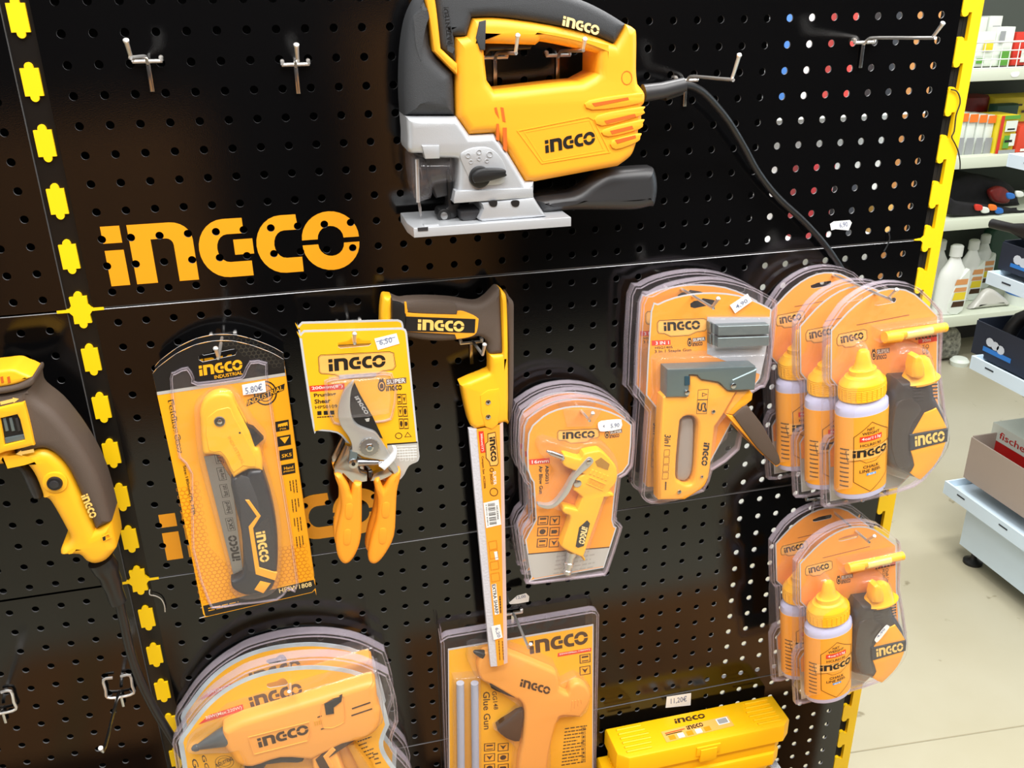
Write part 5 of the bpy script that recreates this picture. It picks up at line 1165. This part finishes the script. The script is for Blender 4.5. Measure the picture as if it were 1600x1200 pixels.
flange(t, sm(ZH(so, WC), 3), WC - .014, WC + .0012, .004, 'clear_clamshell',
       [(sm(ZH([(155, 790), (200, 735), (330, 640), (370, 600), (480, 555), (1200, 335), (1262, 345), (1290, 480), (1300, 560), (1295, 640), (1200, 715), (1110, 760), (1300, 1050), (1300, 1400), (480, 1400), (480, 860), (400, 815), (230, 822), (160, 812)], WC + .024), 2), .026, .009)])
copy_tree(t, (0, .004, -.043), 'rear big glue gun pack, its arched rim showing above the front one', group=GG)

# ------------------------------------------------------------------ small glue gun pack
ZQ = T(660, 940, 2.5806); WC = .020
t = thing('glue_gun_pack', 'small glue gun in a rectangular clear blister with two glue sticks, below the compass saw', 'glue gun', (*ZQ((400, 400), WC), WC))
so = [(75, 165), (80, 145), (100, 133), (100, 133), (680, 33), (680, 33), (702, 36), (712, 52), (712, 52), (700, 640), (695, 900), (695, 900), (100, 930), (100, 930)]
cut = [(355, 112), (375, 100), (388, 84), (410, 80), (425, 92), (445, 96), (447, 110), (430, 122), (370, 132), (356, 124)]
b = MB(); b.plate(ZQ([(103, 192), (690, 92), (688, 900), (108, 925)], WC), WC - .001, WC, mat('card_edge', (200, 202, 206))); w = WC + .0002
b.flat(ZQ([(107, 197), (686, 98), (684, 896), (112, 920)], w), w, CARDSH)
b.print2d(LOGO, FR(ZQ, (434, 212), (668, 168), (430, 160), w), w + .0003, INKBR)
b.plate(ZQ([(546, 208), (681, 186), (680, 200), (545, 223)], w), w, w + .0002, INKR); b.text('20W(Max.100W)', FR(ZQ, (552, 217), (676, 196), (551, 209), w), w + .0004, INKW)
for i in range(2): icon(b, ZQ, w, (634, 250 + i * 48), (678, 243 + i * 48), (633, 215 + i * 48), i, INKBR, CARDY)
b.text('GG148', FR(ZQ, (280, 362), (288, 436), (298, 360), w), w + .0002, INKBR); b.text('Glue Gun', FR(ZQ, (244, 364), (248, 516), (272, 362), w), w + .0002, INKBR)
for i in range(3):
    for k in range(2): icon(b, ZQ, w, (248 + k * 55, 604 + i * 42), (292 + k * 55, 600 + i * 42), (249 + k * 55, 572 + i * 42), i + k, INKBR, CARDY)
para(b, ZQ, w, (560, 665), (658, 650), (575, 505), 12, INKBR, 6)
for i in range(9): icon(b, ZQ, w, (642, 520 + i * 16), (658, 518 + i * 16), (641, 508 + i * 16), i, INKBR)
b.build('printed_card', t)
for x in (152, 210):
    b = MB(); b.tube([(*ZQ((x, 326), WC + .007), WC + .008), (*ZQ((x + 6, 930), WC + .007), WC + .008)], .0058, mat('glue_stick', (170, 182, 204), .35), 16); b.build('glue_stick', t)
WG = WC + .015
b = MB(); b.plate(sm(ZQ([(222, 240), (245, 195), (300, 192), (345, 195), (520, 268), (520, 268), (540, 285), (548, 345), (548, 345), (582, 362), (592, 335), (620, 316), (655, 330), (672, 362), (665, 400), (630, 455), (630, 455), (560, 450), (540, 470), (515, 560), (500, 640), (495, 800), (495, 800), (375, 810), (375, 810), (385, 640), (400, 560), (408, 430), (385, 385), (370, 380), (270, 322), (238, 308), (222, 275)], WG - .008), 3), WC + .001, WG, GO, .005, 4)
b.print2d(LOGO, FR(ZQ, (392, 341), (511, 375), (399, 311), WG), WG + .0004, INKBR)
for k in range(4): b.tube([(*ZQ((605 + k * 12, 400 - k * 2), WG), WG), (*ZQ((600 + k * 14, 440 - k * 10), WG), WG)], .0010, GO, 6)
b.build('gun_body', t)
b = MB(); p0 = ZQ((245, 212), WC + .009); p1 = ZQ((193, 196), WC + .009); b.lathe((*p0, WC + .009), (p1[0] - p0[0], p1[1] - p0[1], 0), [(0, .0068), (.008, .0048), (.015, .0024), (.0165, .001)], BLK, 18); b.build('nozzle', t)
b = MB(); b.plate(sm(ZQ([(408, 440), (350, 470), (300, 505), (318, 538), (350, 558), (392, 565), (400, 520)], WC + .012), 2), WC + .003, WC + .012, mat('trigger_brown', (60, 40, 22), .35), .002, 2)
b.plate(sm(ZQ([(275, 322), (310, 330), (355, 355), (380, 376), (372, 388), (320, 370), (278, 350)], WC + .014), 2), WC + .003, WC + .014, BLK, .001, 2); b.build('trigger', t)
flange(t, sm(ZQ(so, WC), 2), WC - .010, WC + .0010, .0035, 'clear_blister',
       [(sm(ZQ([(185, 190), (250, 178), (345, 180), (535, 255), (560, 330), (620, 300), (680, 350), (675, 420), (640, 470), (560, 470), (520, 560), (505, 820), (360, 820), (375, 590), (290, 520), (395, 430), (210, 300)], WC + .016), 2), .0165, .005), (ZQ([(125, 310), (235, 302), (240, 930), (130, 935)], WC + .014), .015, .003)])

# ------------------------------------------------------------------ yellow cases
vT = at_w(1206, 1091, .02).y
TC = (.601, .896)
CH = .060
def case(uL, uR, v1, h, w0, w1, label, sticker):
    t = thing('tool_case', label, 'tool case', ((uL + uR) / 2, v1 - h, (w0 + w1) / 2), 'stacked yellow tool cases')
    c = .013; b = MB()
    prism_v(b, [(uL, w0), (uR, w0), (uR, w1 - c), (uR - c * 1.2, w1), (uL + c * 1.2, w1), (uL, w1 - c)], v1 - h * .56, v1, CASEYEL, .005)
    for s_, u0 in ((1, uL + .016), (-1, uR - .016)):
        for k in range(6):
            wk = w0 + .010 + k * (w1 - w0 - .022) / 5; b.tube([(u0, v1 + .0004, wk), (u0 + s_ * (.048 - abs(k - 2.5) * .003), v1 + .0004, wk)], .0024, CASEYEL, 8)
    b.box((uL + uR) / 2 - .02, (uL + uR) / 2 + .02, v1 - h * .42, v1 - h * .12, w1 - .004, w1 + .0026, CASEYEL, .0012)
    b.build('lid', t)
    b = MB(); prism_v(b, [(uL + .006, w0), (uR - .010, w0), (uR - .010, w1 - c - .006), (uR - c * 1.2 - .008, w1 - .008), (uL + c * 1.2, w1 - .008), (uL + .006, w1 - c)], v1 - h, v1 - h * .565, CASEYEL, .003); b.build('tray', t)
    b = MB(); b.box((uL + uR) / 2 - .014, (uL + uR) / 2 + .014, v1 - h * .62, v1 - h * .2, w1, w1 + .0042, CASEYEL, .001); b.build('latch', t)
    if sticker:
        b = MB(); vv_ = v1 + .0006
        def top(polys, a, c_, e, m, dv=0):   # artwork lying on the lid: frame origin a, x-edge c_, y-edge e in (u, w)
            for l in polys: b.add([(a[0] + (c_[0] - a[0]) * x + (e[0] - a[0]) * y, vv_ + dv, a[1] + (c_[1] - a[1]) * x + (e[1] - a[1]) * y) for x, y in l], [tuple(range(len(l)))], m)
        def pt(x, y): q = at_v(660 + x / 2.5806, 940 + y / 2.5806, vv_); return (q.x, q.z)
        A, B_, Cc = pt(985, 568), pt(1258, 500), pt(962, 525)
        top(UNIT, A, B_, Cc, LOGOPLATE)
        def rel(x, y): return (A[0] + (B_[0] - A[0]) * x + (Cc[0] - A[0]) * y, A[1] + (B_[1] - A[1]) * x + (Cc[1] - A[1]) * y)
        top(LOGO, rel(.36, .60), rel(.60, .60), rel(.36, .95), INKBR, .0002)
        top(UNIT, rel(.80, .35), rel(.97, .35), rel(.80, .92), PAPER, .0002)
        for k in range(9): top(UNIT, rel(.82 + k * .015, .42), rel(.828 + k * .015, .42), rel(.82 + k * .015, .86), INK, .0004)
        for k in range(5): top(UNIT, rel(.06 + k * .13, .1), rel(.15 + k * .13, .1), rel(.06 + k * .13, .5), (PAPER if k % 2 else LOGOYEL), .0002)
        top(UNIT, rel(.04, .72), rel(.33, .72), rel(.04, .8), INKR, .0002); top(UNIT, rel(.04, .58), rel(.28, .58), rel(.04, .66), INKBR, .0002)
        b.build('product_sticker', t, smooth=False)
        A, B_, Cc = pt(1020, 492), pt(1142, 468), pt(1014, 474)
        bb = b = MB(); top(LOGO, A, B_, Cc, INKBR); b.build('brand_lettering', t, smooth=False)
    return t
case(TC[0], TC[1], vT, .058, .012, .080, 'upper yellow plastic tool case with a product sticker on its lid', True)
case(TC[0] - .012, TC[1] - .012, vT - .0585, .042, .010, .078, 'lower yellow plastic tool case, under the stickered one', False)
t = thing('support_bracket', 'pair of steel bracket arms under the stacked yellow cases', 'bracket', (.74, vT - .106, .04))
b = MB(); b.box(.60, .89, vT - .1045, vT - .1015, .003, .084, CHROMED, .0008); b.build('shelf_plate', t)
for u in (.66, .82):
    b = MB(); b.plate([(u - .001, vT - .105), (u + .001, vT - .105), (u + .001, vT - .136), (u - .001, vT - .136)], .002, .03, CHROMED); b.build('arm', t)

# ------------------------------------------------------------------ price tags and odds and ends
def stuck_tag(label, pts, w, txt, bl, br, tl):
    b = MB(); b.plate(PX(pts, w), w - .0004, w, PAPER); b.text(txt, FR(PX, bl, br, tl, w), w + .0002, mat('ink_blue_grey', (120, 130, 160)))
    q = PX(pts[0], w); tag(b.build('price_tag', origin=(*q, w)), label, 'price tag')
stuck_tag('white price tag stuck to the upper panel below the jigsaw cord', [(1297, 350), (1303, 346), (1328, 344), (1331, 348), (1326, 360), (1305, 358), (1299, 360)], .0006, '6,90', (1312, 357), (1325, 355), (1311, 348))
stuck_tag('white price tag stuck to the board above the yellow cases', [(1042, 1089), (1080, 1083), (1079, 1102), (1040, 1106)], .0006, '11,20€', (1048, 1101), (1073, 1097), (1048, 1091))
stuck_tag('pointed white paper tag on the hook beside the tip of the compass saw', [(795, 942), (808, 931), (822, 927), (827, 932), (826, 940), (810, 943), (797, 944)], .020, '12,00', (807, 937), (822, 934), (806, 932))
b = MB(); b.tube([(*PX(p, .003), .003) for p in ((1486, 140), (1494, 142), (1499, 150), (1500, 162), (1494, 180), (1491, 205), (1487, 214), (1492, 224), (1497, 236), (1500, 252), (1500, 264))], .0009, BLK, 6, 3); tag(b.build('string', origin=(*PX((1495, 200), .003), .003)), 'loose black string hanging over the yellow edge strip', 'string')
b = MB(); b.tube([(*PX(p, .004), .004) for p in ((1388, 362), (1390, 372), (1387, 382), (1381, 393))], .0010, BLK, 6, 3); tag(b.build('cable_tie', origin=(*PX((1388, 375), .004), .004)), 'short black cable tie through the holes near the upper seam', 'cable tie')
b = MB(); b.tube([(*PX(p, .004), .004) for p in ((234, 921), (234, 929), (243, 931), (252, 936), (257, 946), (258, 956))], .0008, CHROME, 6, 3); tag(b.build('wire', origin=(*PX((243, 931), .004), .004)), 'thin bent wire below the left yellow cross tab', 'wire')

# ================================================================== the shelves in the background
WW = mat('white_steel', (228, 230, 226), .5); LB_ = mat('light_blue_steel', (208, 228, 242), .4); NAVY = mat('navy_card', (28, 36, 52), .6); SHW = mat('shelf_cream', (208, 216, 196), .5)
bt_ = thing('gondola_shelving', 'cream steel shelving unit behind the board, stocked with garden goods', 'shelving', (3.3, FV, -2.2))
shv = {}
for nm, (yt, yb, x) in dict(a=(108, 126, 1560), b=(244, 262, 1540), c=(342, 358, 1520), d=(494, 510, 1500)).items():
    v1 = at_w(x, yt, -2.0).y; v0 = at_w(x, yb, -2.0).y; shv[nm] = v1
    b = MB(); b.box(2.245, 3.895, v0, v1, -2.425, -2.0, SHW, .003); tag(b.build('shelf_board', origin=(3.1, v0, -2.2)), {'a': 'topmost cream shelf in the background, under the wire basket', 'b': 'second cream shelf in the background, under the orange topped cartons', 'c': 'third cream shelf in the background, under the black bundles', 'd': 'lowest cream shelf in the background, under the white bottles'}[nm], 'shelf board', 'cream shelf boards')
b = MB(); b.box(2.2, 4.2, FV + .01, shv['a'] + .9, -2.50, -2.46, mat('shelf_back_dark', (70, 76, 70), .8)); b.build('back_panel', bt_)
b = MB(); b.box(2.245, 3.895, FV, shv['d'] - .06, -2.45, -2.30, mat('under_shelf_dark', (44, 42, 40), .8)); b.build('under_shelf_shade', bt_)  # dark box added in place of the shadow under the lowest shelf
for u in (2.21, 3.9):
    b = MB(); b.box(u, u + .03, FV, shv['a'] + .9, -2.46, -2.43, SHW); b.build('upright', bt_)
def bgbox(name, label, cat, x0, y0, x1, vb, w, dep, m, group=None, face=None, r=.004, lean=0):
    u0 = at_w(x0, y0, w).x; q1 = at_w(x1, y0, w); v1 = at_w((x0 + x1) / 2, y0, w).y
    t = thing(name, label, cat, ((u0 + q1.x) / 2, vb, w - dep / 2), group)
    b = MB(); b.box(u0, q1.x, vb, v1, w - dep, w, m, r)
    if face:
        W_, H_ = q1.x - u0, v1 - vb
        for fx0, fy0, fx1, fy1, fm_ in face: b.flat([(u0 + W_ * fx0, vb + H_ * fy0), (u0 + W_ * fx1, vb + H_ * fy0), (u0 + W_ * fx1, vb + H_ * fy1), (u0 + W_ * fx0, vb + H_ * fy1)], w + .001 + .0004 * len(b.f), fm_)
    b.build('carton' if 'box' in name else 'body', t)
    return t
GRN = mat('print_green', (92, 160, 60), .5); REDP = mat('print_red', (206, 52, 36), .5); ORP = mat('print_orange', (236, 120, 34), .5); YLP = mat('print_yellow', (228, 206, 40), .5); GRP = mat('print_grey', (150, 154, 156), .5); WHP = mat('pack_white', (224, 232, 222), .5); DKR = mat('dark_red_bag', (120, 28, 24), .45, noise=.3, scale=30); BKF = mat('black_fabric', (14, 14, 18), .8, noise=.5, scale=30, bump=.4, bscale=60); DGN = mat('dark_green_bag', (24, 66, 48), .5)
# top shelf: wire basket with pouches
G1 = 'white pouches in the wire basket'
for i, (x0, y0, x1, w, f) in enumerate(((1528, 50, 1558, -2.08, ((.35, .45, .85, .75, YLP), (.1, .1, .5, .25, GRN))), (1560, 42, 1588, -2.08, ((.3, .02, .9, .40, GRN), (.1, .6, .4, .9, GRP))), (1530, 27, 1545, -2.25, ((.2, .2, .8, .5, GRP),)), (1548, 25, 1568, -2.25, ((.2, .4, .8, .8, GRP),)))):
    bgbox('product_pouch', ('white pouch with a yellow label at the left of the wire basket', 'white pouch with a green leaf print in the wire basket', 'grey topped pouch at the back left of the top shelf', 'white notched pouch at the back of the top shelf')[i], 'pouch', x0, y0, x1, shv['a'] + (.004 if i < 2 else 0), w, .05, WHP, G1, f)
bgbox('product_pouch', 'red pouch at the right end of the top background shelf', 'pouch', 1590, 50, 1640, shv['a'] + .004, -2.08, .05, REDP, None, ((.2, .1, .5, .5, WHP), (.4, .55, .8, .7, WHP)))
t = thing('wire_basket', 'white wire basket front on the top background shelf', 'wire basket', (3.0, shv['a'], -2.02)); b = MB()
q0 = at_w(1522, 68, -2.02); q1 = at_w(1660, 68, -2.02)
for k in range(4): v = shv['a'] + .003 + (q0.y - shv['a']) * k / 3; b.tube([(q0.x - .1, v, -2.02), (q1.x, v, -2.02)], .0022 if k < 3 else .0035, WW, 6)
for k in range(14): u = q0.x - .1 + (q1.x - q0.x + .1) * k / 13; b.tube([(u, shv['a'] + .002, -2.021), (u, q0.y, -2.021)], .0018, WW, 6)
b.build('wire_grid', t)
b = MB(); b.plate(sm(PX([(1580, 114), (1592, 112), (1590, 119), (1581, 120)], -2.0), 3), -1.9995, -1.998, PAPER); tag(b.build('price_tag', origin=(*PX((1586, 116), -2.0), -2.0)), 'small oval white price tag on the edge of the top background shelf', 'price tag')
# second shelf: seed and fertiliser cartons
G2 = 'orange topped cartons on the second shelf'
for i, (x0, x1) in enumerate(((1490, 1513), (1515, 1528), (1530, 1542), (1544, 1556))):
    bgbox('product_box', ('orange and white carton half hidden by the yellow strip', 'second orange topped white carton from the yellow strip', 'third orange topped white carton, left of the next narrow one', 'orange topped carton touching the green and yellow box')[i], 'box', x0, 177 + i, x1, shv['b'], -2.06, .12, WHP, G2, ((0, .8, 1, 1, ORP), (.05, .0, .95, .42, GRP)))
bgbox('product_box', 'yellow and green fertiliser box with a plant picture, tilted label on top', 'box', 1564, 180, 1593, shv['b'], -2.04, .12, YLP, None, ((0, 0, .18, 1, REDP), (.18, .9, 1, 1, GRN), (.28, .58, .9, .86, WHP), (.4, .62, .8, .66, INK), (.3, .14, .62, .48, GRN), (.60, .2, .9, .52, WHP), (.35, .3, .75, .36, INK), (.1, 0, 1, .1, GRP)))
bgbox('product_box', 'plain red box at the right end of the second shelf', 'box', 1595, 196, 1640, shv['b'] + .001, -2.03, .12, mat('box_red', (214, 70, 44), .5), None, ((.1, .05, .9, .15, WHP),))
bgbox('bag', 'yellow bag lying behind the fertiliser box', 'bag', 1556, 150, 1640, shv['b'], -2.26, .12, YLP, 'bags at the back of the second shelf', ((.1, .8, .5, .84, INKBR), (.5, .65, .7, .7, INKBR)), .02)
bgbox('bag', 'dark red bag behind the orange topped cartons', 'bag', 1510, 150, 1552, shv['b'], -2.28, .1, DKR, 'bags at the back of the second shelf', None, .03)
bgbox('bag', 'dark green bag behind the fertiliser box', 'bag', 1560, 163, 1596, shv['b'], -2.20, .05, DGN, 'bags at the back of the second shelf', None, .02)
# third shelf: dark fabric goods
def lump(name, label, cat, pts, w, dep, m, group=None, r=.02, vmin=-9):
    uv = [(a, max(c, vmin)) for a, c in sm(PX(pts, w), 4)]; q = uv[0]; t = thing(name, label, cat, (*q, w - dep / 2), group)
    b = MB(); b.plate(uv, w - dep, w, m, r, 4, rb=r); b.build('body', t); return t
G3 = 'dark bundles on the third shelf'
lump('fabric_bundle', 'heap of black fabric goods on the third background shelf', 'fabric goods', [(1486, 325), (1490, 285), (1520, 272), (1550, 280), (1570, 282), (1590, 300), (1592, 334), (1540, 338), (1500, 336)], -2.14, .16, BKF, G3, vmin=shv['c'] + .002)
lump('fabric_bundle', 'dark red bundle in the black heap on the third shelf', 'fabric goods', [(1548, 300), (1560, 292), (1572, 294), (1580, 305), (1576, 318), (1556, 316)], -2.10, .03, DKR, G3, .01)
lump('plastic_tray', 'low black tray with coloured packets at the front of the third shelf', 'tray', [(1486, 310), (1500, 316), (1548, 322), (1590, 328), (1600, 334), (1560, 337), (1496, 338), (1486, 332)], -2.03, .05, BKF, None, .01, vmin=shv['c'] + .002)
for i, (x, y, m_) in enumerate(((1530, 324, REDP), (1540, 328, WHP), (1552, 324, ORP), (1562, 329, mat('print_blue', (40, 110, 190), .5)), (1580, 306, mat('print_blue', (40, 110, 190))), (1594, 303, WHP))):
    lump('packet', 'small ' + ('red', 'whitish', 'orange', 'blue', 'bright blue', 'white crumpled')[i] + ' packet ' + ('left in', 'in the middle of', 'beside the whitish one in', 'at the right of', 'above', 'at the right above')[i] + ' the black tray', 'packet', [(x - 5, y - 4), (x + 5, y - 3), (x + 6, y + 4), (x - 4, y + 5)], -2.015, .012, m_, 'coloured packets on the third shelf', .004)
# fourth shelf: white spray bottles
def bottle(x, yt, yb, wd, w, label):
    q = at_w(x, yt, w); vb = shv['d']; t = thing('plastic_bottle', label, 'bottle', (q.x, vb, w), 'white bottles on the fourth shelf')
    Hh = q.y - vb; b = MB(); k = wd
    prof_ = [(0, k * .9), (.004, k), (Hh * .50, k), (Hh * .62, k * .86), (Hh * .72, k * .55), (Hh * .80, k * .36), (Hh * .84, k * .34)]
    b.lathe((q.x, vb, w), (0, 1, 0), prof_, mat('bottle_white', (226, 230, 224), .4), 24, .6); b.build('body', t)
    b = MB(); b.lathe((q.x, vb + Hh * .82, w), (0, 1, 0), [(0, k * .42), (Hh * .14, k * .42), (Hh * .16, k * .3)], mat('cap_white', (214, 218, 212), .4), 20, .8); b.build('cap', t)
    b = MB(); ww_ = w + k * .6
    b.plate(sm([(q.x - k * .35, vb + Hh * .06), (q.x + k * .75, vb + Hh * .06), (q.x + k * .80, vb + Hh * .62), (q.x + k * .4, vb + Hh * .58), (q.x - k * .1, vb + Hh * .42)], 3), ww_ - .02, ww_ + .001, WHP, .001, 1)
    for f0, f1, m_ in ((.12, .20, INKBR), (.22, .33, YLP), (.34, .40, mat('print_tan', (214, 150, 90), .5)), (.44, .52, mat('print_tan', (214, 150, 90)))):
        b.flat([(q.x - k * .2, vb + Hh * f0), (q.x + k * .72, vb + Hh * f0), (q.x + k * .74, vb + Hh * f1), (q.x - k * .1, vb + Hh * f1)], ww_ + .002, m_)
    b.build('label', t); return t
bottle(1497, 380, 488, .066, -2.06, 'white plastic bottle nearest, with a yellow and brown label')
bottle(1524, 372, 480, .058, -2.20, 'white plastic bottle behind and right of the nearest one')
bottle(1542, 364, 470, .055, -2.33, 'rightmost white plastic bottle beside the dark green sack')
bottle(1472, 372, 480, .058, -2.22, 'white plastic bottle half hidden by the yellow strip')
lump('sack', 'dark green sack at the back right of the fourth shelf', 'sack', [(1550, 362), (1600, 362), (1600, 440), (1552, 440)], -2.33, .06, DGN, None, vmin=shv['d'] + .002)
lump('plastic_packet', 'crumpled clear plastic packet with a white card on the fourth shelf', 'packet', [(1518, 490), (1530, 470), (1550, 452), (1575, 468), (1580, 480), (1566, 487)], -2.05, .04, mat('crumpled_plastic', (200, 200, 192), .25, bump=.8, bscale=40), None, vmin=shv['d'] + .002)
t = thing('tub', 'white round tub with a blue label behind the navy box', 'tub', (*PX((1597, 480), -2.08), -2.08)); q = PX((1597, 490), -2.08)
b = MB(); b.lathe((q[0], shv['d'], -2.08), (0, 1, 0), [(0, .085), (.12, .088), (.125, .09), (.135, .09), (.136, 0)], WHP, 28); b.build('body', t)
b = MB(); b.lathe((q[0], shv['d'] + .045, -2.08), (0, 1, 0), [(0, .0885), (.05, .0892)], mat('print_blue', (40, 110, 190)), 28); b.build('label', t)
lump('gravel_bag', 'net bag of pale pebbles under the lowest background shelf', 'bag', [(1460, 560), (1466, 515), (1484, 508), (1504, 522), (1500, 556), (1480, 562)], -2.06, .12, mat('pebbles', (120, 120, 108), .8, noise=.8, scale=60, bump=1, bscale=50), None)
b = MB(); q = at_v(1500, 560, FV + .03); b.lathe((q.x, FV, q.z), (0, 1, 0), [(0, .035), (.02, .04), (.032, .03), (.034, 0)], WHP, 20); tag(b.build('pot_saucer', origin=(q.x, FV, q.z)), 'small white saucer on the floor below the lowest shelf', 'saucer')

# ------------------------------------------------------------------ pale blue gondola on the right
t = thing('display_gondola', 'pale blue metal gondola with sloping trays, cut off by the right edge', 'shelving', (2.2, FV, -.3))
U0 = 1.955; WF = -.76; WN = .75
b = MB(); b.box(U0, 2.75, FV + .05, at_u(1512, 792, U0).y, WF, WN, LB_, .004); b.build('plinth', t)
b = MB(); fx = U0 + .03; fz = WF + .03
b.lathe((fx, FV, fz), (0, 1, 0), [(0, .026), (.008, .026), (.014, .012), (.02, .008), (.055, .008)], BLK, 18); b.build('foot', t)
b = MB(); b.lathe((fx, FV, WN - .05), (0, 1, 0), [(0, .026), (.008, .026), (.014, .012), (.02, .008), (.055, .008)], BLK, 18); b.build('foot', t)
b = MB(); b.box(2.45, 2.5, FV + .05, .45, WF + .02, WN, LB_, .002); b.build('back_panel', t)
HOLE = mat('slot_dark', (40, 50, 60), .6)
for (x, y, yl) in ((1480, 752, 776), (1522, 556, 580), (1547, 424, 446), (1580, 240, 262)):
    q = at_u(x, y, U0 - .03); q2 = at_u(x + 4, yl, U0 - .03)
    b = MB(); v1, v0, wf = q.y, q2.y, q.z
    b.box(U0 - .03, 2.46, v0 + .012, v0 + .018, wf, WN, LB_, .002)
    prof_ = sm([(wf, v0), (wf - .012, v0 + .008), (wf - .012, v1 - .01), (wf, v1), (wf, v1)], 2)
    b.box(U0 - .034, U0 - .028, v0, v1, wf, WN, LB_, .0015)
    b.box(U0 - .034, 2.46, v0, v1, wf - .004, wf, LB_, .0015); b.build('tray', t)
    b = MB()
    for k in range(8): wk = wf + .05 + k * .16; b.box(U0 - .0348, U0 - .0338, v1 - .016, v1 - .012, wk, wk + .03, HOLE)
    b.build('slot_row', t)
def openbox(name, label, corner, low, dep, m, deco=None, group=None, wlen=.62, contents=None):
    """an open carton; corner/low = pixels of its far-left top and bottom corner"""
    q = at_u(*corner, U0); q2 = at_u(*low, U0); v1, v0, w0 = q.y, q2.y, q.z
    t = thing(name, label, 'box', (U0 + dep / 2, v0, w0 + wlen / 2), group); th = .004
    b = MB(); b.box(U0, U0 + th, v0, v1, w0, w0 + wlen, m, .001); b.box(U0 + dep - th, U0 + dep, v0, v1 + .01, w0, w0 + wlen, m, .001)
    b.box(U0 + th, U0 + dep - th, v0, v1 + .004, w0, w0 + th, m, .001); b.box(U0 + th, U0 + dep - th, v0, v1, w0 + wlen - th, w0 + wlen, m, .001); b.box(U0 + th, U0 + dep - th, v0, v0 + th, w0 + th, w0 + wlen - th, m); b.build('carton', t)
    if deco:
        b = MB(); Hh = v1 - v0; a0 = w0 + .04
        b.add([(U0 - .001, v0 + Hh * .22, a0), (U0 - .001, v0 + Hh * .22, a0 + .10), (U0 - .001, v0 + Hh * .36, a0 + .10), (U0 - .001, v0 + Hh * .36, a0)], [(0, 1, 2, 3)], mat('print_cobalt', (40, 120, 200), .5))
        for cx, cy in ((a0 + .020, .54), (a0 + .040, .50), (a0 + .060, .46)):
            b.add([(U0 - .001 - .0002 * (cx > a0 + .03), v0 + Hh * cy + .012 * math.sin(a * .6283), cx + .014 * math.cos(a * .6283)) for a in range(10)], [tuple(range(10))], mat('print_pale', (200, 208, 216), .5))
        b.build('printed_mark', t, smooth=False)
    return t, v0, v1, w0
openbox('open_box', 'grey-brown open cardboard box on the lowest pale blue tray', (1518, 683), (1508, 747), .34, mat('grey_card', (164, 150, 138), .8))
_, v0, v1, w0 = openbox('open_box', 'navy open box with a blue mark on the middle pale blue tray', (1527, 500), (1523, 553), .34, NAVY, True, 'navy boxes on the gondola')
openbox('open_box', 'navy open box with a blue mark on the upper pale blue tray', (1567, 378), (1556, 418), .34, NAVY, True, 'navy boxes on the gondola')
q = at_u(1553, 660, U0 + .08); q2 = at_u(1600, 700, U0 + .08); vbx = at_u(1508, 747, U0).y + .005
t = thing('product_box', 'red and white screw carton standing in the grey-brown open box', 'box', (U0 + .12, vbx, q.z + .08)); b = MB(); REDB = mat('carton_red', (200, 30, 28), .45)
b.box(U0 + .08, U0 + .22, vbx, q.y, q.z, q.z + .16, REDB, .002); b.build('carton', t)
b = MB(); b.box(U0 + .079, U0 + .221, q.y - .045, q.y + .001, q.z - .001, q.z + .161, WHP, .001); b.build('white_band', t)
b = MB(); vs_, fs_ = glyphs('fischer'); b.add([(U0 + .0785, q.y - .034 + .020 * y, q.z + .03 + .11 * x) for x, y in vs_], fs_, REDB); b.build('brand_lettering', t, smooth=False)
q = at_u(1548, 505, U0 + .1)
t = thing('product_box', 'blue packet sticking out of the middle navy box', 'box', (U0 + .2, v0 + .006, q.z + .2)); b = MB(); b.box(U0 + .14, U0 + .30, v0 + .006, v1 + .035, w0 + .14, w0 + .30, mat('packet_blue', (30, 90, 170), .5), .003); b.build('carton', t)
t = thing('rubber_tool', 'black rubber item lying in the middle navy box', 'tool', (U0 + .1, v1, w0 + .06)); b = MB(); b.tube([(U0 + .06, v0 + .03, w0 + .04), (U0 + .09, v1 + .01, w0 + .05), (U0 + .13, v1 + .028, w0 + .09), (U0 + .2, v1 + .01, w0 + .12)], .02, BLK, 12, 3); b.build('rubber_body', t)
q = at_u(1556, 366, U0 + .02); q2 = at_u(1600, 378, U0 + .02)
q = q + Vector((0, .03, 0)); t = thing('folding_tool', 'dark tool with a blue and white trim lying on the upper navy box', 'tool', (q.x, q.y, q.z)); b = MB(); b.tube([(U0 + .0, q.y, q.z), (U0 + .02, q.y, q.z + .10), (U0 + .06, q.y - .0, q.z + .26)], [.012, .022, .02], BLK, 12, 3); b.build('tool_body', t)
b = MB(); b.tube([(U0 + .03, q.y + .022, q.z + .08), (U0 + .05, q.y + .024, q.z + .2)], .007, mat('print_blue', (40, 110, 190)), 8); b.build('blue_trim', t)
